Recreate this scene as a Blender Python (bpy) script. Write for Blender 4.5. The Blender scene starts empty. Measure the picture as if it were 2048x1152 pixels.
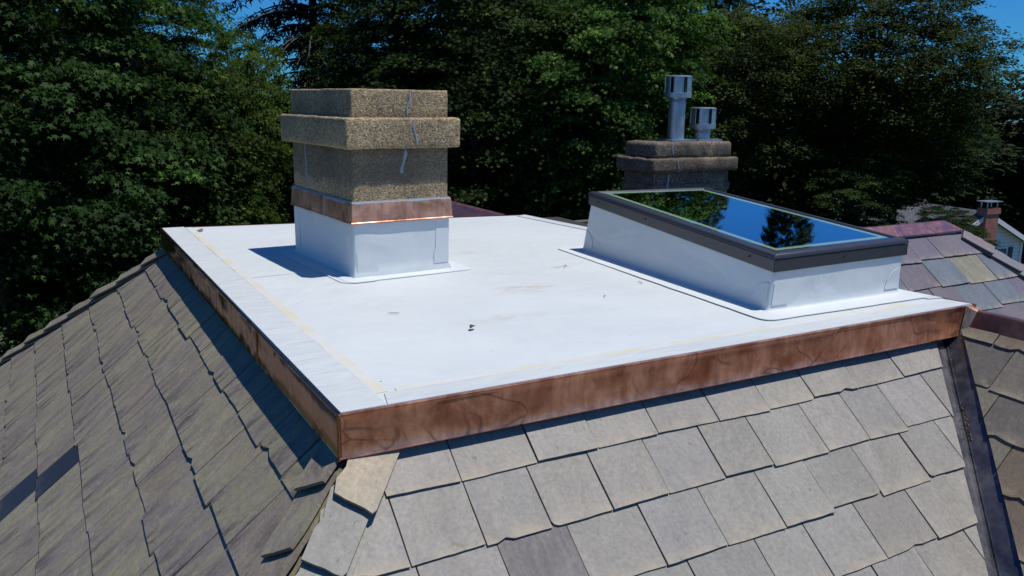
import bpy, bmesh, math, random
import numpy as np
from mathutils import Vector, Matrix, noise
random.seed(7); rng = np.random.default_rng(11)
scene = bpy.context.scene
col = scene.collection

# ------------------------------------------------------------ camera, sky, sun, exposure
CAM = Vector((-0.889, -2.894, 1.170)); YAW, PITCH, ROLL, FPX = 0.5148, 0.2208, 0.0141, 1660.0
def cam_axes():
    cy, sy = math.cos(YAW), math.sin(YAW)
    f = Vector((sy*math.cos(PITCH), cy*math.cos(PITCH), -math.sin(PITCH)))
    r = Vector((cy, -sy, 0)); u = r.cross(f)
    return r*math.cos(ROLL)+u*math.sin(ROLL), -r*math.sin(ROLL)+u*math.cos(ROLL), f
cr, cu, cf = cam_axes()
cam = bpy.data.objects.new('camera', bpy.data.cameras.new('camera')); col.objects.link(cam)
cam.matrix_world = Matrix(((cr.x, cu.x, -cf.x, CAM.x), (cr.y, cu.y, -cf.y, CAM.y), (cr.z, cu.z, -cf.z, CAM.z), (0, 0, 0, 1)))
cam.data.sensor_width = 36; cam.data.lens = FPX*36/2048; cam.data.clip_start = .05; cam.data.clip_end = 2000
scene.camera = cam

SUNV = Vector((.235, -.235, 1)).normalized()
elev = math.asin(SUNV.z); azim = math.atan2(SUNV.x, SUNV.y)
world = bpy.data.worlds.new('World'); scene.world = world; world.use_nodes = True
wn = world.node_tree; bg = wn.nodes['Background']
sky = wn.nodes.new('ShaderNodeTexSky'); sky.sky_type = 'NISHITA'; sky.sun_disc = False
sky.sun_elevation = elev; sky.sun_rotation = azim; sky.air_density = 1.0; sky.dust_density = 0.0; sky.ozone_density = 3.0
hs = wn.nodes.new('ShaderNodeMix'); hs.data_type = 'RGBA'; hs.blend_type = 'MULTIPLY'; hs.inputs[0].default_value = 1
hs.inputs[7].default_value = (.17, .66, 1.28, 1)
wn.links.new(sky.outputs[0], hs.inputs[6]); wn.links.new(hs.outputs[2], bg.inputs[0])
bg.inputs[1].default_value = 0.072
sun = bpy.data.objects.new('sun', bpy.data.lights.new('sun', 'SUN')); col.objects.link(sun)
sun.data.energy = 4.1; sun.data.angle = math.radians(.5); sun.data.color = (1, .95, .875)
sun.rotation_euler = SUNV.to_track_quat('Z', 'Y').to_euler()
scene.view_settings.view_transform = 'Standard'; scene.view_settings.look = 'None'
scene.view_settings.exposure = 0.0; scene.view_settings.gamma = 1; scene.view_settings.use_curve_mapping = False

# ------------------------------------------------------------ helpers
def tag(o, label=None, cat=None, group=None, kind=None):
    for k, v in (('label', label), ('category', cat), ('group', group), ('kind', kind)):
        if v: o[k] = v
    return o
def empty(name, loc=(0, 0, 0), parent=None):
    o = bpy.data.objects.new(name, None); col.objects.link(o); o.location = loc; o.parent = parent; return o
def obj(name, V, F, mat, parent=None, smooth=False, loc=None):
    me = bpy.data.meshes.new(name); me.from_pydata([tuple(v) for v in V], [], F); me.update()
    me.materials.append(mat)
    if smooth: me.polygons.foreach_set('use_smooth', [True]*len(me.polygons))
    o = bpy.data.objects.new(name, me); col.objects.link(o); o.parent = parent
    if loc: o.location = loc
    return o
def bobj(name, bm, mat, parent=None, smooth=False, loc=None, rz=0):
    me = bpy.data.meshes.new(name); bm.to_mesh(me); bm.free(); me.materials.append(mat)
    if smooth: me.polygons.foreach_set('use_smooth', [True]*len(me.polygons))
    o = bpy.data.objects.new(name, me); col.objects.link(o); o.parent = parent
    if loc: o.location = loc
    o.rotation_euler.z = rz
    return o
class MB:
    def __init__(s): s.V = []; s.F = []
    def poly(s, pts): n = len(s.V); s.V += [tuple(p) for p in pts]; s.F.append(tuple(range(n, n+len(pts))))
    def prism(s, bot, top):
        n = len(s.V); k = len(bot); s.V += [tuple(p) for p in bot]+[tuple(p) for p in top]
        s.F.append(tuple(range(n+k-1, n-1, -1))); s.F.append(tuple(range(n+k, n+2*k)))
        for i in range(k): j = (i+1) % k; s.F.append((n+i, n+j, n+k+j, n+k+i))
    def box(s, a, b):
        x0, y0, z0 = a; x1, y1, z1 = b
        s.prism([(x0, y0, z0), (x1, y0, z0), (x1, y1, z0), (x0, y1, z0)], [(x0, y0, z1), (x1, y0, z1), (x1, y1, z1), (x0, y1, z1)])
    def tube(s, pts, rads, k=8, cap=True):
        n = len(s.V); m = len(pts)
        for i, p in enumerate(pts):
            p = Vector(p); a = Vector(pts[max(i-1, 0)]); b = Vector(pts[min(i+1, m-1)])
            d = (b-a).normalized(); e = d.orthogonal().normalized() if abs(d.z) < .99 else Vector((1, 0, 0)); e = (e-d*e.dot(d)).normalized(); g = d.cross(e)
            for j in range(k):
                t = 2*math.pi*j/k; s.V.append(tuple(p+(e*math.cos(t)+g*math.sin(t))*rads[i]))
        for i in range(m-1):
            for j in range(k): q = (j+1) % k; s.F.append((n+i*k+j, n+i*k+q, n+(i+1)*k+q, n+(i+1)*k+j))
        if cap: s.F.append(tuple(n+j for j in range(k-1, -1, -1))); s.F.append(tuple(n+(m-1)*k+j for j in range(k)))
    def lathe(s, prof, c=(0, 0, 0), k=32, a0=0, a1=2*math.pi):
        n = len(s.V); full = abs(a1-a0-2*math.pi) < 1e-6; kk = k if full else k+1
        for r, z in prof:
            for j in range(kk):
                t = a0+(a1-a0)*j/k; s.V.append((c[0]+r*math.cos(t), c[1]+r*math.sin(t), c[2]+z))
        for i in range(len(prof)-1):
            for j in range(k):
                q = (j+1) % kk; s.F.append((n+i*kk+j, n+i*kk+q, n+(i+1)*kk+q, n+(i+1)*kk+j))
    def obj(s, name, mat, parent=None, smooth=False): return obj(name, s.V, s.F, mat, parent, smooth)

# node material helper
class NM:
    def __init__(s, name):
        s.m = bpy.data.materials.new(name); s.m.use_nodes = True; s.t = s.m.node_tree; s.b = s.t.nodes['Principled BSDF']; s.out = s.t.nodes['Material Output']
    def n(s, typ, props=None, **inp):
        d = s.t.nodes.new(typ)
        for k, v in (props or {}).items(): setattr(d, k, v)
        for k, v in inp.items():
            k2 = int(k[1:]) if k[0] == '_' and k[1:].isdigit() else k.replace('_', ' ')
            s.put(d.inputs[k2], v)
        return d
    def put(s, sock, v):
        if hasattr(v, 'is_output') or isinstance(v, bpy.types.NodeSocket): s.t.links.new(v, sock)
        else:
            if isinstance(v, tuple) and len(v) == 3 and sock.type == 'RGBA': v = v+(1,)
            sock.default_value = v
    def P(s, **inp):
        for k, v in inp.items(): s.put(s.b.inputs[k.replace('_', ' ')], v)
    def co(s, kind='Object', scale=(1, 1, 1), rot=(0, 0, 0), loc=(0, 0, 0)):
        c = s.n('ShaderNodeTexCoord').outputs[kind]
        return s.n('ShaderNodeMapping', Vector=c, Scale=scale, Rotation=rot, Location=loc).outputs[0]
    def noise(s, vec, scale=5, detail=4, rough=.55, dist=0): return s.n('ShaderNodeTexNoise', Vector=vec, Scale=float(scale), Detail=float(detail), Roughness=rough, Distortion=float(dist)).outputs[0]
    def ramp(s, f, stops):
        r = s.n('ShaderNodeValToRGB', _0=f); e = r.color_ramp.elements
        while len(e) < len(stops): e.new(.5)
        for i, (p, c) in enumerate(stops):
            e[i].position = p; e[i].color = (c, c, c, 1) if isinstance(c, (int, float)) else tuple(c)+(1,)
        return r.outputs[0]
    def mix(s, f, a, b, mode='MIX'):
        d = s.t.nodes.new('ShaderNodeMix'); d.data_type = 'RGBA'; d.blend_type = mode
        s.put(d.inputs[0], f); s.put(d.inputs[6], a); s.put(d.inputs[7], b); return d.outputs[2]
    def math(s, op, a, b=0.0): return s.n('ShaderNodeMath', {'operation': op}, _0=a, _1=b).outputs[0]
    def bump(s, h, strength=.3, dist=.01, normal=None):
        d = s.n('ShaderNodeBump', Height=h, Strength=strength, Distance=dist)
        if normal: s.put(d.inputs['Normal'], normal)
        return d.outputs[0]
    def attr(s, name, out=0): return s.n('ShaderNodeAttribute', {'attribute_name': name}).outputs[out]

def simple(name, c, rough=.6, metal=0, bump=0, bs=40, var=.12):
    m = NM(name); v = m.co(); f = m.noise(v, bs*.3, 5)
    m.P(Base_Color=m.mix(f, tuple(x*(1-var) for x in c), tuple(min(1, x*(1+var)) for x in c)), Roughness=rough, Metallic=metal)
    if bump: m.P(Normal=m.bump(m.noise(v, bs, 5), bump, .01))
    return m.m

# ---- membrane
def mk_membrane(name, stains=True, ripple=False, k=1.):
    m = NM(name); v = m.co()
    base = m.mix(m.ramp(m.noise(v, 1.2, 5, .6), [(.35, 0), (.7, 1)]), (.565, .605, .60), (.615, .65, .645))
    if stains:
        st = m.ramp(m.noise(m.co(scale=(1.2, 3.2, 1), rot=(0, 0, .5)), 1.7, 8, .62, .6), [(.66, 0), (.74, 1)])
        base = m.mix(m.math('MULTIPLY', st, .5), base, (.50, .44, .31))
        st2 = m.ramp(m.noise(m.co(scale=(4, 14, 1), rot=(0, 0, .2), loc=(3, 1, 0)), 1.5, 6, .6, 1), [(.70, 0), (.76, 1)])
        base = m.mix(m.math('MULTIPLY', st2, .35), base, (.42, .40, .36))
        d = m.ramp(m.noise(m.co(scale=(1, 1, 1)), 55, 2, .5), [(.76, 0), (.79, 1)])
        base = m.mix(m.math('MULTIPLY', d, .6), base, (.25, .22, .18))
    if stains:
        for (bx, by, rx, ry, am, cc) in ((1.75, 1.60, .28, .16, .75, (.47, .41, .30)), (2.33, 2.1, .10, .05, .9, (.36, .29, .19)), (2.0, 2.9, .22, .09, .5, (.44, .38, .29)), (1.25, 1.0, .35, .1, .35, (.47, .42, .33)), (1.9, 3.5, .5, .12, .4, (.45, .40, .31)), (.8, 1.6, .3, .2, .25, (.5, .46, .38)), (3.1, .24, .7, .06, .3, (.5, .47, .36))):
            dv_ = m.n('ShaderNodeVectorMath', {'operation': 'LENGTH'}, _0=m.co(scale=(1/rx, 1/ry, 0), loc=(-bx/rx, -by/ry, 0))).outputs[1]
            nz = m.noise(m.co(scale=(1, 2.6, 1), rot=(0, 0, .4), loc=(bx, by, 0)), 7, 7, .68, .5)
            mk_ = m.math('MULTIPLY', m.ramp(dv_, [(.2, 1), (1.0, 0)]), m.ramp(nz, [(.44, 0), (.56, 1)])); base = m.mix(m.math('MULTIPLY', mk_, am), base, cc)
        sc = m.ramp(m.noise(m.co(scale=(.5, 3.2, 1), rot=(0, 0, -.25)), 4.5, 8, .7, .8), [(.60, 0), (.70, 1)]); base = m.mix(m.math('MULTIPLY', sc, .16), base, (.42, .43, .43))
        po = m.ramp(m.noise(m.co(loc=(2, 2, 0)), .9, 4, .55), [(.42, 0), (.60, 1)]); base = m.mix(m.math('MULTIPLY', po, .22), base, (.50, .535, .54))
    base = m.mix(1, base, (k, k*1.01, k*1.03), 'MULTIPLY')
    m.P(Base_Color=base, Roughness=.55, Specular_IOR_Level=.25)
    n = m.bump(m.noise(m.co(scale=(1, 1, 1)), 90, 3), .08, .004)
    n = m.bump(m.noise(m.co(scale=(1.2, 2.4, 1)), 2.5, 3, .5), .35, .02, n)
    n = m.bump(m.n('ShaderNodeTexNoise', Vector=m.co(scale=(1, .6, 1), rot=(0, 0, .7)), Scale=1.6, Detail=2.0, Distortion=2.5).outputs[0], .55, .03, n)
    if ripple: n = m.bump(m.noise(m.co(scale=(1.6, 5, 1)), 2.4, 2, .5, .5), .85, .016, n)
    m.P(Normal=n); return m.m
M_mem = mk_membrane('white_membrane'); M_lap = mk_membrane('membrane_lap', True, True, .93); M_curb = mk_membrane('membrane_curb', False, False, 1.06)
def mk_glue():
    m = NM('glue_residue'); v = m.co()
    m.P(Base_Color=m.mix(m.ramp(m.noise(v, 3.5, 6), [(.4, 0), (.62, 1)]), (.62, .635, .63), (.62, .595, .44)), Roughness=.5, Specular_IOR_Level=.3, Normal=m.bump(m.noise(v, 40, 4), .12, .004)); return m.m
M_glue = mk_glue()

# ---- copper
def mk_copper(name, c1, c2, rough=(.25, .42), marks=0., wavy=.2, stretch=(1, 1, 1), metal=1.0, wscale=3.):
    m = NM(name); v = m.co(scale=stretch)
    a = m.noise(v, 5, 8, .65, .4); b = m.noise(m.co(scale=(stretch[0]*9, stretch[1]*9, 2.2), loc=(5, 2, 1)), 3, 6, .6)
    f = m.ramp(a, [(.36, 0), (.64, 1)]); f2 = m.ramp(b, [(.4, 0), (.72, 1)])
    base = m.mix(f, c1, c2); base = m.mix(m.math('MULTIPLY', f2, .5), base, tuple(x*.55 for x in c1))
    r = m.ramp(a, [(.3, rough[0]), (.7, rough[1])])
    if marks:
        vv = m.co(scale=(stretch[0], stretch[1], 1.5), loc=(.3, 0, .2))
        w = m.n('ShaderNodeTexNoise', Vector=vv, Scale=2.3, Detail=1.0).outputs[1]
        vec = m.n('ShaderNodeVectorMath', {'operation': 'ADD'}, _0=vv, _1=m.n('ShaderNodeVectorMath', {'operation': 'SCALE'}, _0=w, Scale=.9).outputs[0]).outputs[0]
        vo = m.n('ShaderNodeTexVoronoi', {'feature': 'DISTANCE_TO_EDGE'}, Vector=vec, Scale=2.6).outputs[0]
        ln = m.ramp(m.math('ADD', vo, m.math('MULTIPLY', m.noise(v, 6, 3), .03)), [(.012, 1), (.05, 0)])
        ln = m.math('MULTIPLY', ln, m.ramp(m.noise(v, 2.1, 2), [(.47, 0), (.55, 1)]))
        base = m.mix(m.math('MULTIPLY', ln, marks), base, (.10, .05, .035))
    m.P(Base_Color=base, Metallic=metal, Roughness=r)
    n = m.bump(m.noise(m.co(scale=stretch), wscale, 2, .45, .3), wavy, .03)
    n = m.bump(m.noise(v, 60, 4), .06, .004, n)
    m.P(Normal=n); return m.m
M_cuF = mk_copper('copper_front', (.46, .16, .085), (1.0, .50, .32), (.18, .36), .65, .32, (1, .3, 1), .72)
M_cuL = mk_copper('copper_shiny', (.40, .17, .10), (.62, .30, .19), (.13, .24), 0, .85, (.3, 1, 1.4), 1.0, 2.6)
M_cuC = mk_copper('copper_bright', (.48, .19, .11), (.97, .52, .37), (.24, .40), 0, .3, (1, 1, 1), .7, 4)
M_cuD = mk_copper('copper_brown', (.25, .10, .07), (.44, .18, .12), (.35, .5), .2, .2, (1, 1, 1), .9)
M_cuP = mk_copper('copper_patina', (.20, .12, .20), (.36, .17, .13), (.35, .5), 0, .2, (2, 2, 2), .75)
M_val = mk_copper('valley_copper', (.07, .08, .10), (.19, .18, .20), (.3, .5), 0, .3, (1, 1, 1), .8)

# ---- slate
def mk_slate(name, streak=.3, cA=(.17, .17, .10), cB=(.10, .085, .10), spots=0., multi=0.):
    m = NM(name)
    uv = m.n('ShaderNodeUVMap', {'uv_map': 'suv'}).outputs[0]; rnd = m.attr('rnd', 2)
    sep = m.n('ShaderNodeSeparateXYZ', _0=uv)
    def vec(a, b, c=37.): return m.n('ShaderNodeCombineXYZ', X=m.math('MULTIPLY', m.math('ADD', sep.outputs[0], m.math('MULTIPLY', sep.outputs[1], m.math('MULTIPLY', m.math('SUBTRACT', rnd, .5), .5))), a), Y=m.math('MULTIPLY', sep.outputs[1], b), Z=m.math('MULTIPLY', rnd, c)).outputs[0]
    base = m.attr('tint', 0)
    st = m.noise(vec(26, 2.6, 9), 1.6, 8, .70, .25); st2 = m.noise(vec(15, 1.7, 23), 1.4, 6, .66, .2)
    base = m.mix(m.math('MULTIPLY', m.ramp(st, [(.42, 0), (.62, 1)]), streak), base, cA)
    base = m.mix(m.math('MULTIPLY', m.ramp(st2, [(.50, 0), (.66, 1)]), streak*.9), base, cB)
    if multi:
        w1 = m.noise(vec(7.5, 2.4, 13), 1.3, 7, .66, .5)
        mc = m.ramp(w1, [(.33, (.105, .085, .09)), (.43, (.165, .145, .14)), (.50, (.185, .172, .15)), (.57, (.215, .205, .135)), (.66, (.185, .178, .135))])
        base = m.mix(multi, base, mc); base = m.mix(1, base, (1.1, 1.06, 1.02), 'MULTIPLY')
        dke = m.math('MULTIPLY', m.math('POWER', m.attr('edge', 2), 2.2), m.ramp(m.noise(vec(11, 3, 77), 1.3, 6, .65), [(.50, 0), (.60, 1)]))
        base = m.mix(m.math('MULTIPLY', dke, .75), base, (.05, .045, .045))
        ly = m.ramp(m.noise(vec(26, 12, 41), 1.2, 2, .5), [(.70, 0), (.75, 1)]); base = m.mix(m.math('MULTIPLY', ly, .7), base, (.34, .34, .17))
    sepT = m.n('ShaderNodeSeparateColor', _0=m.attr('tint', 0)).outputs[0]; base = m.mix(m.ramp(sepT, [(.05, 0), (.075, 1)]), m.attr('tint', 0), base)
    g = m.noise(vec(34, 34), 1.5, 8, .7); base = m.mix(.55, base, m.ramp(g, [(.25, .28), (.75, .78)]), 'OVERLAY')
    lo = m.noise(vec(5, 3), 1.1, 4, .6); base = m.mix(.4, base, m.ramp(lo, [(.3, .38), (.7, .62)]), 'OVERLAY')
    # short dark flecks along the grain
    fl = m.ramp(m.noise(vec(60, 22, 51), 1.1, 2, .5), [(.70, 0), (.74, 1)]); base = m.mix(m.math('MULTIPLY', fl, .45), base, (.09, .08, .075))
    if spots:
        sp = m.ramp(m.noise(vec(7, 7, 91), 1.3, 3, .5), [(.73, 0), (.77, 1)]); base = m.mix(m.math('MULTIPLY', sp, spots), base, (.20, .12, .04))
    e = m.attr('edge', 2)
    en = m.math('MULTIPLY', m.math('POWER', e, 9.0), m.ramp(m.noise(vec(6, 6), 2, 5), [(.38, .0), (.58, 1)]))
    base = m.mix(m.math('MULTIPLY', en, .1 if multi else .6), base, (.44, .37, .26))
    m.P(Base_Color=base, Roughness=.62, Specular_IOR_Level=.35)
    n = m.bump(m.noise(vec(26, 13), 1.3, 8, .65), .5, .008); n = m.bump(m.noise(vec(5, 2.4, 61), 1.4, 3, .5, .5), .5, .02, n)
    m.P(Normal=n); return m.m
M_slF = mk_slate('slate_front', .34, (.25, .235, .19), (.19, .175, .17), .7)
M_slL = mk_slate('slate_left', .45, (.255, .235, .14), (.095, .075, .072), .2, .68)
M_slR = mk_slate('slate_right', .25, (.14, .14, .09), (.12, .08, .06), .5)
M_slP = mk_slate('slate_purple', .3, (.12, .135, .15), (.12, .085, .11), .0)
M_under = simple('underlay', (.03, .03, .03), .9)

def clip(poly, n2, c):   # keep n2.p <= c
    out = []
    for i in range(len(poly)):
        a = poly[i]; b = poly[(i+1) % len(poly)]
        da = a[0]*n2[0]+a[1]*n2[1]-c; db = b[0]*n2[0]+b[1]*n2[1]-c
        if da <= 0: out.append(a)
        if (da < 0) != (db < 0) and abs(da-db) > 1e-9:
            t = da/(da-db); out.append((a[0]+(b[0]-a[0])*t, a[1]+(b[1]-a[1])*t))
    return out
def slate_outline(u0, u1, v0, v1, rough=1.):
    j = lambda s: random.uniform(-s, s)*rough
    pts = []; n = 7
    cl = random.random() < .10*rough; crt = random.random() < .12*rough
    a = random.uniform(.010, .028); b = random.uniform(.010, .028); tilt = j(.008)
    if cl: pts += [(u0+j(.001), v0+a), (u0+a*.35, v0+a*.35), (u0+a*random.uniform(.9, 1.5), v0)]
    else: pts += [(u0+j(.001), v0+j(.001)-tilt*.5)]
    for k in range(1, n):
        f = k/n; pts.append((u0+(u1-u0)*f+j(.006), v0+j(.0013)+tilt*(f-.5)))
    if crt: pts += [(u1-b*random.uniform(.9, 1.5), v0), (u1-b*.3, v0+b*.4), (u1+j(.001), v0+b)]
    else: pts += [(u1+j(.001), v0+j(.001)+tilt*.5)]
    if random.random() < .16*rough:
        q = random.randint(1, max(1, len(pts)-3)); pts[q] = (pts[q][0], pts[q][1]+random.uniform(.008, .02))
    pts = [p for i, p in enumerate(pts) if i == 0 or abs(p[0]-pts[i-1][0])+abs(p[1]-pts[i-1][1]) > .002]
    m = 4
    for k in range(1, m): pts.append((u1+j(.002), v0+.03+(v1-v0-.03)*k/m))
    pts += [(u1, v1), (u0, v1)]
    for k in range(m-1, 0, -1): pts.append((u0+j(.002), v0+.03+(v1-v0-.03)*k/m))
    return pts
def build_slates(name, mat, parent, O, U, Vv, slates, label=None):
    """slates: list of dict(outline, hfun(u,v)->top height, thick, tint, v0, len)"""
    O = Vector(O); U = Vector(U); Vv = Vector(Vv); N = U.cross(Vv).normalized()
    V = []; F = []; tint = []; rn = []; edge = []; suv = []
    for s in slates:
        P = s['outline']
        if len(P) < 3: continue
        n = len(V); k = len(P); r = random.random(); ou = s.get('uoff', 0); ang = s.get('ang', 0); ca, sa = math.cos(ang), math.sin(ang)
        def ss(p): return (p[0]*ca+p[1]*sa, -p[0]*sa+p[1]*ca)
        top = [O+U*p[0]+Vv*p[1]+N*s['h'](*p) for p in P]; bot = [O+U*p[0]*1+Vv*p[1]+N*(s['h'](*p)-s['t']) for p in P]
        V += [tuple(x) for x in bot+top]
        fs = [tuple(range(n+k, n+2*k)), tuple(range(n+k-1, n-1, -1))]+[(n+i, n+(i+1) % k, n+k+(i+1) % k, n+k+i) for i in range(k)]
        F += fs
        for q, f in enumerate(fs):
            for vi in f:
                p = P[(vi-n) % k]; suv.append(ss(p))
                e = max(0, min(1, 1-(p[1]-s['v0'])/.30)) if 'v0' in s else .4
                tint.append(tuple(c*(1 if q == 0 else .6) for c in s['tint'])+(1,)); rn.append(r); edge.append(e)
    o = obj(name, V, F, mat, parent); me = o.data
    u = me.uv_layers.new(name='suv'); u.data.foreach_set('uv', np.array(suv, dtype=np.float32).ravel())
    a = me.attributes.new('tint', 'FLOAT_COLOR', 'CORNER'); a.data.foreach_set('color', np.array(tint, dtype=np.float32).ravel())
    a = me.attributes.new('rnd', 'FLOAT', 'CORNER'); a.data.foreach_set('value', np.array(rn, dtype=np.float32))
    a = me.attributes.new('edge', 'FLOAT', 'CORNER'); a.data.foreach_set('value', np.array(edge, dtype=np.float32))
    if label: o['label'] = label
    return o
def jit(c, a=.06, b=.015):
    k = 1+random.uniform(-a, a); return tuple(max(.01, x*k*(1+random.uniform(-b, b))) for x in c)
def slope(name, mat, parent, O, U, Vv, butts, urange, width, clips, palette, special=None, label=None, rough=1., exp=.28, holes=None):
    sl = []
    for ri, v0 in enumerate(butts):
        u = urange[0]-random.uniform(0, .3)
        while u < urange[1]:
            w = random.uniform(*width)
            tint = jit(random.choice(palette)); dv = random.uniform(-.012, .012)*rough; L = exp*2.02
            uc = u+w/2; vc = v0+exp*.5
            if special:
                for (su, sv, c) in special:
                    if u <= su <= u+w and v0 <= sv <= v0+exp: tint = c
            P = slate_outline(u+.003, u+w-.003, v0+dv, v0+dv+L, rough)
            for n2, c in clips: P = clip(P, n2, c) if len(P) > 2 else P
            h0 = (.024+.006*rough)*1.0-.006+random.uniform(-.003, .005); tw = random.uniform(-.010, .010)
            if len(P) > 2: sl.append(dict(outline=P, h=(lambda a, b, v0=v0, L=L, h0=h0, tw=tw, uc=uc: h0*(1-(b-v0)/L)+.004+tw*(a-uc)), t=.0095, tint=tint, v0=v0))
            u += w
    return build_slates(name, mat, parent, O, U, Vv, sl, label)

# ------------------------------------------------------------ ground
def mk_ground():
    m = NM('ground_grass'); v = m.co()
    m.P(Base_Color=m.mix(m.ramp(m.noise(v, .25, 8, .6), [(.35, 0), (.65, 1)]), (.035, .06, .018), (.075, .075, .04)), Roughness=.9); return m.m
GZ = -12.0
bm = bmesh.new(); bmesh.ops.create_grid(bm, x_segments=60, y_segments=60, size=900)
for v in bm.verts: v.co.z = GZ+(noise.noise(v.co*.02)*.4 if v.co.length > 60 else 0)
tag(bobj('ground', bm, mk_ground()), kind='structure')

# ------------------------------------------------------------ THE HOUSE
house = empty('slate_roofed_house', (2, 2.6, GZ))
tag(house, 'slate roofed house with a white flat roof deck edged in copper, filling the foreground', 'house')
HP = house
bpy.context.view_layer.update()
hinv = house.matrix_world.inverted()
class Par: pass
def hchild(o):  # keep world coordinates for a child of the house
    o.parent = house; o.matrix_parent_inverse = hinv; return o
A, B, D, C = (0, 0), (4.0, 0), (3.531, 4.662), (0, 5.2)
Z0 = -.27; S = .86; FH = .183

# flat roof
def quad_sheet(q, z0, z1, n=24, inset=0):
    mb = MB(); a, b, c, d = [Vector((*p, 0)) for p in q]
    P = [[(a.lerp(b, i/n)).lerp(d.lerp(c, i/n), j/n) for i in range(n+1)] for j in range(n+1)]
    for j in range(n+1):
        for i in range(n+1):
            p = P[j][i]; e = min(i, j, n-i, n-j); h = .004*noise.noise(Vector((p.x*1.3, p.y*1.3, 0))) if e > 1 else 0
            mb.V.append((p.x, p.y, z1+h))
    for j in range(n):
        for i in range(n): k = j*(n+1)+i; mb.F.append((k, k+1, k+n+2, k+n+1))
    base = len(mb.V); ring = [0, n, (n+1)**2-1, n*(n+1)]
    mb.V += [(mb.V[r][0], mb.V[r][1], z0) for r in ring]
    for q_ in range(4):
        i0, i1 = ring[q_], ring[(q_+1) % 4]; mb.F.append((base+q_, base+(q_+1) % 4, i1, i0))
    return mb
e = .012
roof = quad_sheet([(e, e), (B[0]-e, e), (D[0]-e, D[1]-e), (e, C[1]-e)], -.03, .0).obj('flat_roof', M_mem); hchild(roof)
roof['label'] = 'white membrane flat roof deck'
def sub(o, parent): o.parent = parent; o.matrix_parent_inverse = hinv if False else Matrix(); return o
# (all children of house keep world coordinates; their own sub-parts share that frame)
def strip(name, pts, z, mat, parent, t=.004, jag=.0):
    mb = MB(); mb.prism([(x, y, z-t) for x, y in pts], [(x, y, z) for x, y in pts]); o = mb.obj(name, mat, parent); return o
def wob(p0, p1, n, a, seed=0):
    out = []
    for i in range(n+1):
        t = i/n; out.append((p0[0]+(p1[0]-p0[0])*t+a*noise.noise(Vector((t*n*.9, seed, 0))), p0[1]+(p1[1]-p0[1])*t+a*noise.noise(Vector((t*n*.9, seed+7, 3)))))
    return out
strip('edge_lap', [(.016, .016)]+[(.200, .016)]+wob((.205, .05), (.20, 5.17), 30, .006)+[(.016, 5.175)], .0065, M_lap, roof)
strip('edge_lap', wob((.206, .017), (3.98, .017), 1, 0)+wob((3.95, .15), (.24, .15), 24, .006, 4), .0060, M_lap, roof)
strip('glue_strip', wob((.207, .16), (.207, 5.15), 1, 0)+wob((.262, 5.14), (.262, .17), 40, .02, 9), .0035, M_glue, roof)
strip('glue_strip', wob((.3, .152), (3.9, .152), 1, 0)+wob((3.85, .20), (.3, .19), 40, .02, 5), .0035, M_glue, roof)
strip('edge_lap', [(3.40, 4.60), (3.52, 4.65), (3.97, .2), (3.86, .22)][::-1], .0065, M_lap, roof)
strip('field_seam', wob((.21, 2.72), (.86, 2.76), 8, .004, 2)+wob((.86, 2.69), (.21, 2.65), 8, .004, 6), .0051, M_mem, roof)

# sub deck and walls
mb = MB(); mb.box((.06, .06, -.6), (3.9, 4.6, -.031)); hchild(mb.obj('roof_boards', M_under))
def mk_siding(name, c, ax='Z', sc=7.):
    m = NM(name); v = m.co(); z = m.n('ShaderNodeSeparateXYZ', _0=v).outputs[2]
    w = m.math('FRACT', m.math('MULTIPLY', z, sc)); f = m.ramp(w, [(0, .35), (.10, 1), (1, .95)])
    m.P(Base_Color=m.mix(1, c, f, 'MULTIPLY'), Roughness=.6, Normal=m.bump(w, .6, .03)); return m.m
mb = MB(); mb.box((-3.1, -3.1, GZ-.2), (8.2, 8.4, -3.35)); hchild(mb.obj('wall', mk_siding('house_siding', (.55, .53, .48))))

# fascia
def fascia(name, p0, p1, mat, nrm, h=FH, wav=.003, t=.010, n=60, lip=True):
    mb = MB(); p0 = Vector((*p0, 0)); p1 = Vector((*p1, 0)); nn = Vector((*nrm, 0)); rows = [(-h, .0), (-h+.006, .004), (-h+.012, 0), (-h*.66, .0), (-h*.33, 0), (-.012, 0), (-.006, .005), (.003, .005), (.005, .001), (.004, -.012)]
    for i in range(n+1):
        p = p0.lerp(p1, i/n); L = (p-p0).length
        for (z, o) in rows:
            k = math.sin(math.pi*min(1, max(0, -z/h))); w = wav*k*noise.noise(Vector((L*2.2, z*4, hash(name) % 7)))*2 if 0 < i < n else 0
            q = p+nn*(o+w); mb.V.append((q.x, q.y, z))
    R = len(rows)
    for i in range(n):
        for j in range(R-1): a = i*R+j; mb.F.append((a, a+R, a+R+1, a+1))
    # back side for thickness
    b = len(mb.V)
    for p in (p0, p1):
        for z in (-h, .003): q = p-nn*t; mb.V.append((q.x, q.y, z))
    mb.F.append((b, b+1, b+3, b+2)); mb.F.append((0, b, b+2, n*R)); mb.F.append((R-2, (n+1)*R-2, b+3, b+1)[::-1])
    mb.F.append(tuple([j for j in range(R-1)]+[b+1, b])[::-1]); mb.F.append(tuple([n*R+j for j in range(R-1)]+[b+3, b+2]))
    o = mb.obj(name, mat, None, True); o.data.polygons.foreach_set('use_smooth', [True]*len(o.data.polygons))
    try: o.data.set_sharp_from_angle(angle=math.radians(40))
    except Exception: pass
    return o
f1 = hchild(fascia('fascia', (0, 0), (3.90, 0), M_cuF, (0, -1))); f1['label'] = 'mottled brown copper fascia along the front roof edge'
f2 = hchild(fascia('fascia', (0, 5.2), (0, 0), M_cuL, (-1, 0), wav=.005)); f2['label'] = 'shiny wavy copper fascia along the left roof edge'
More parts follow.
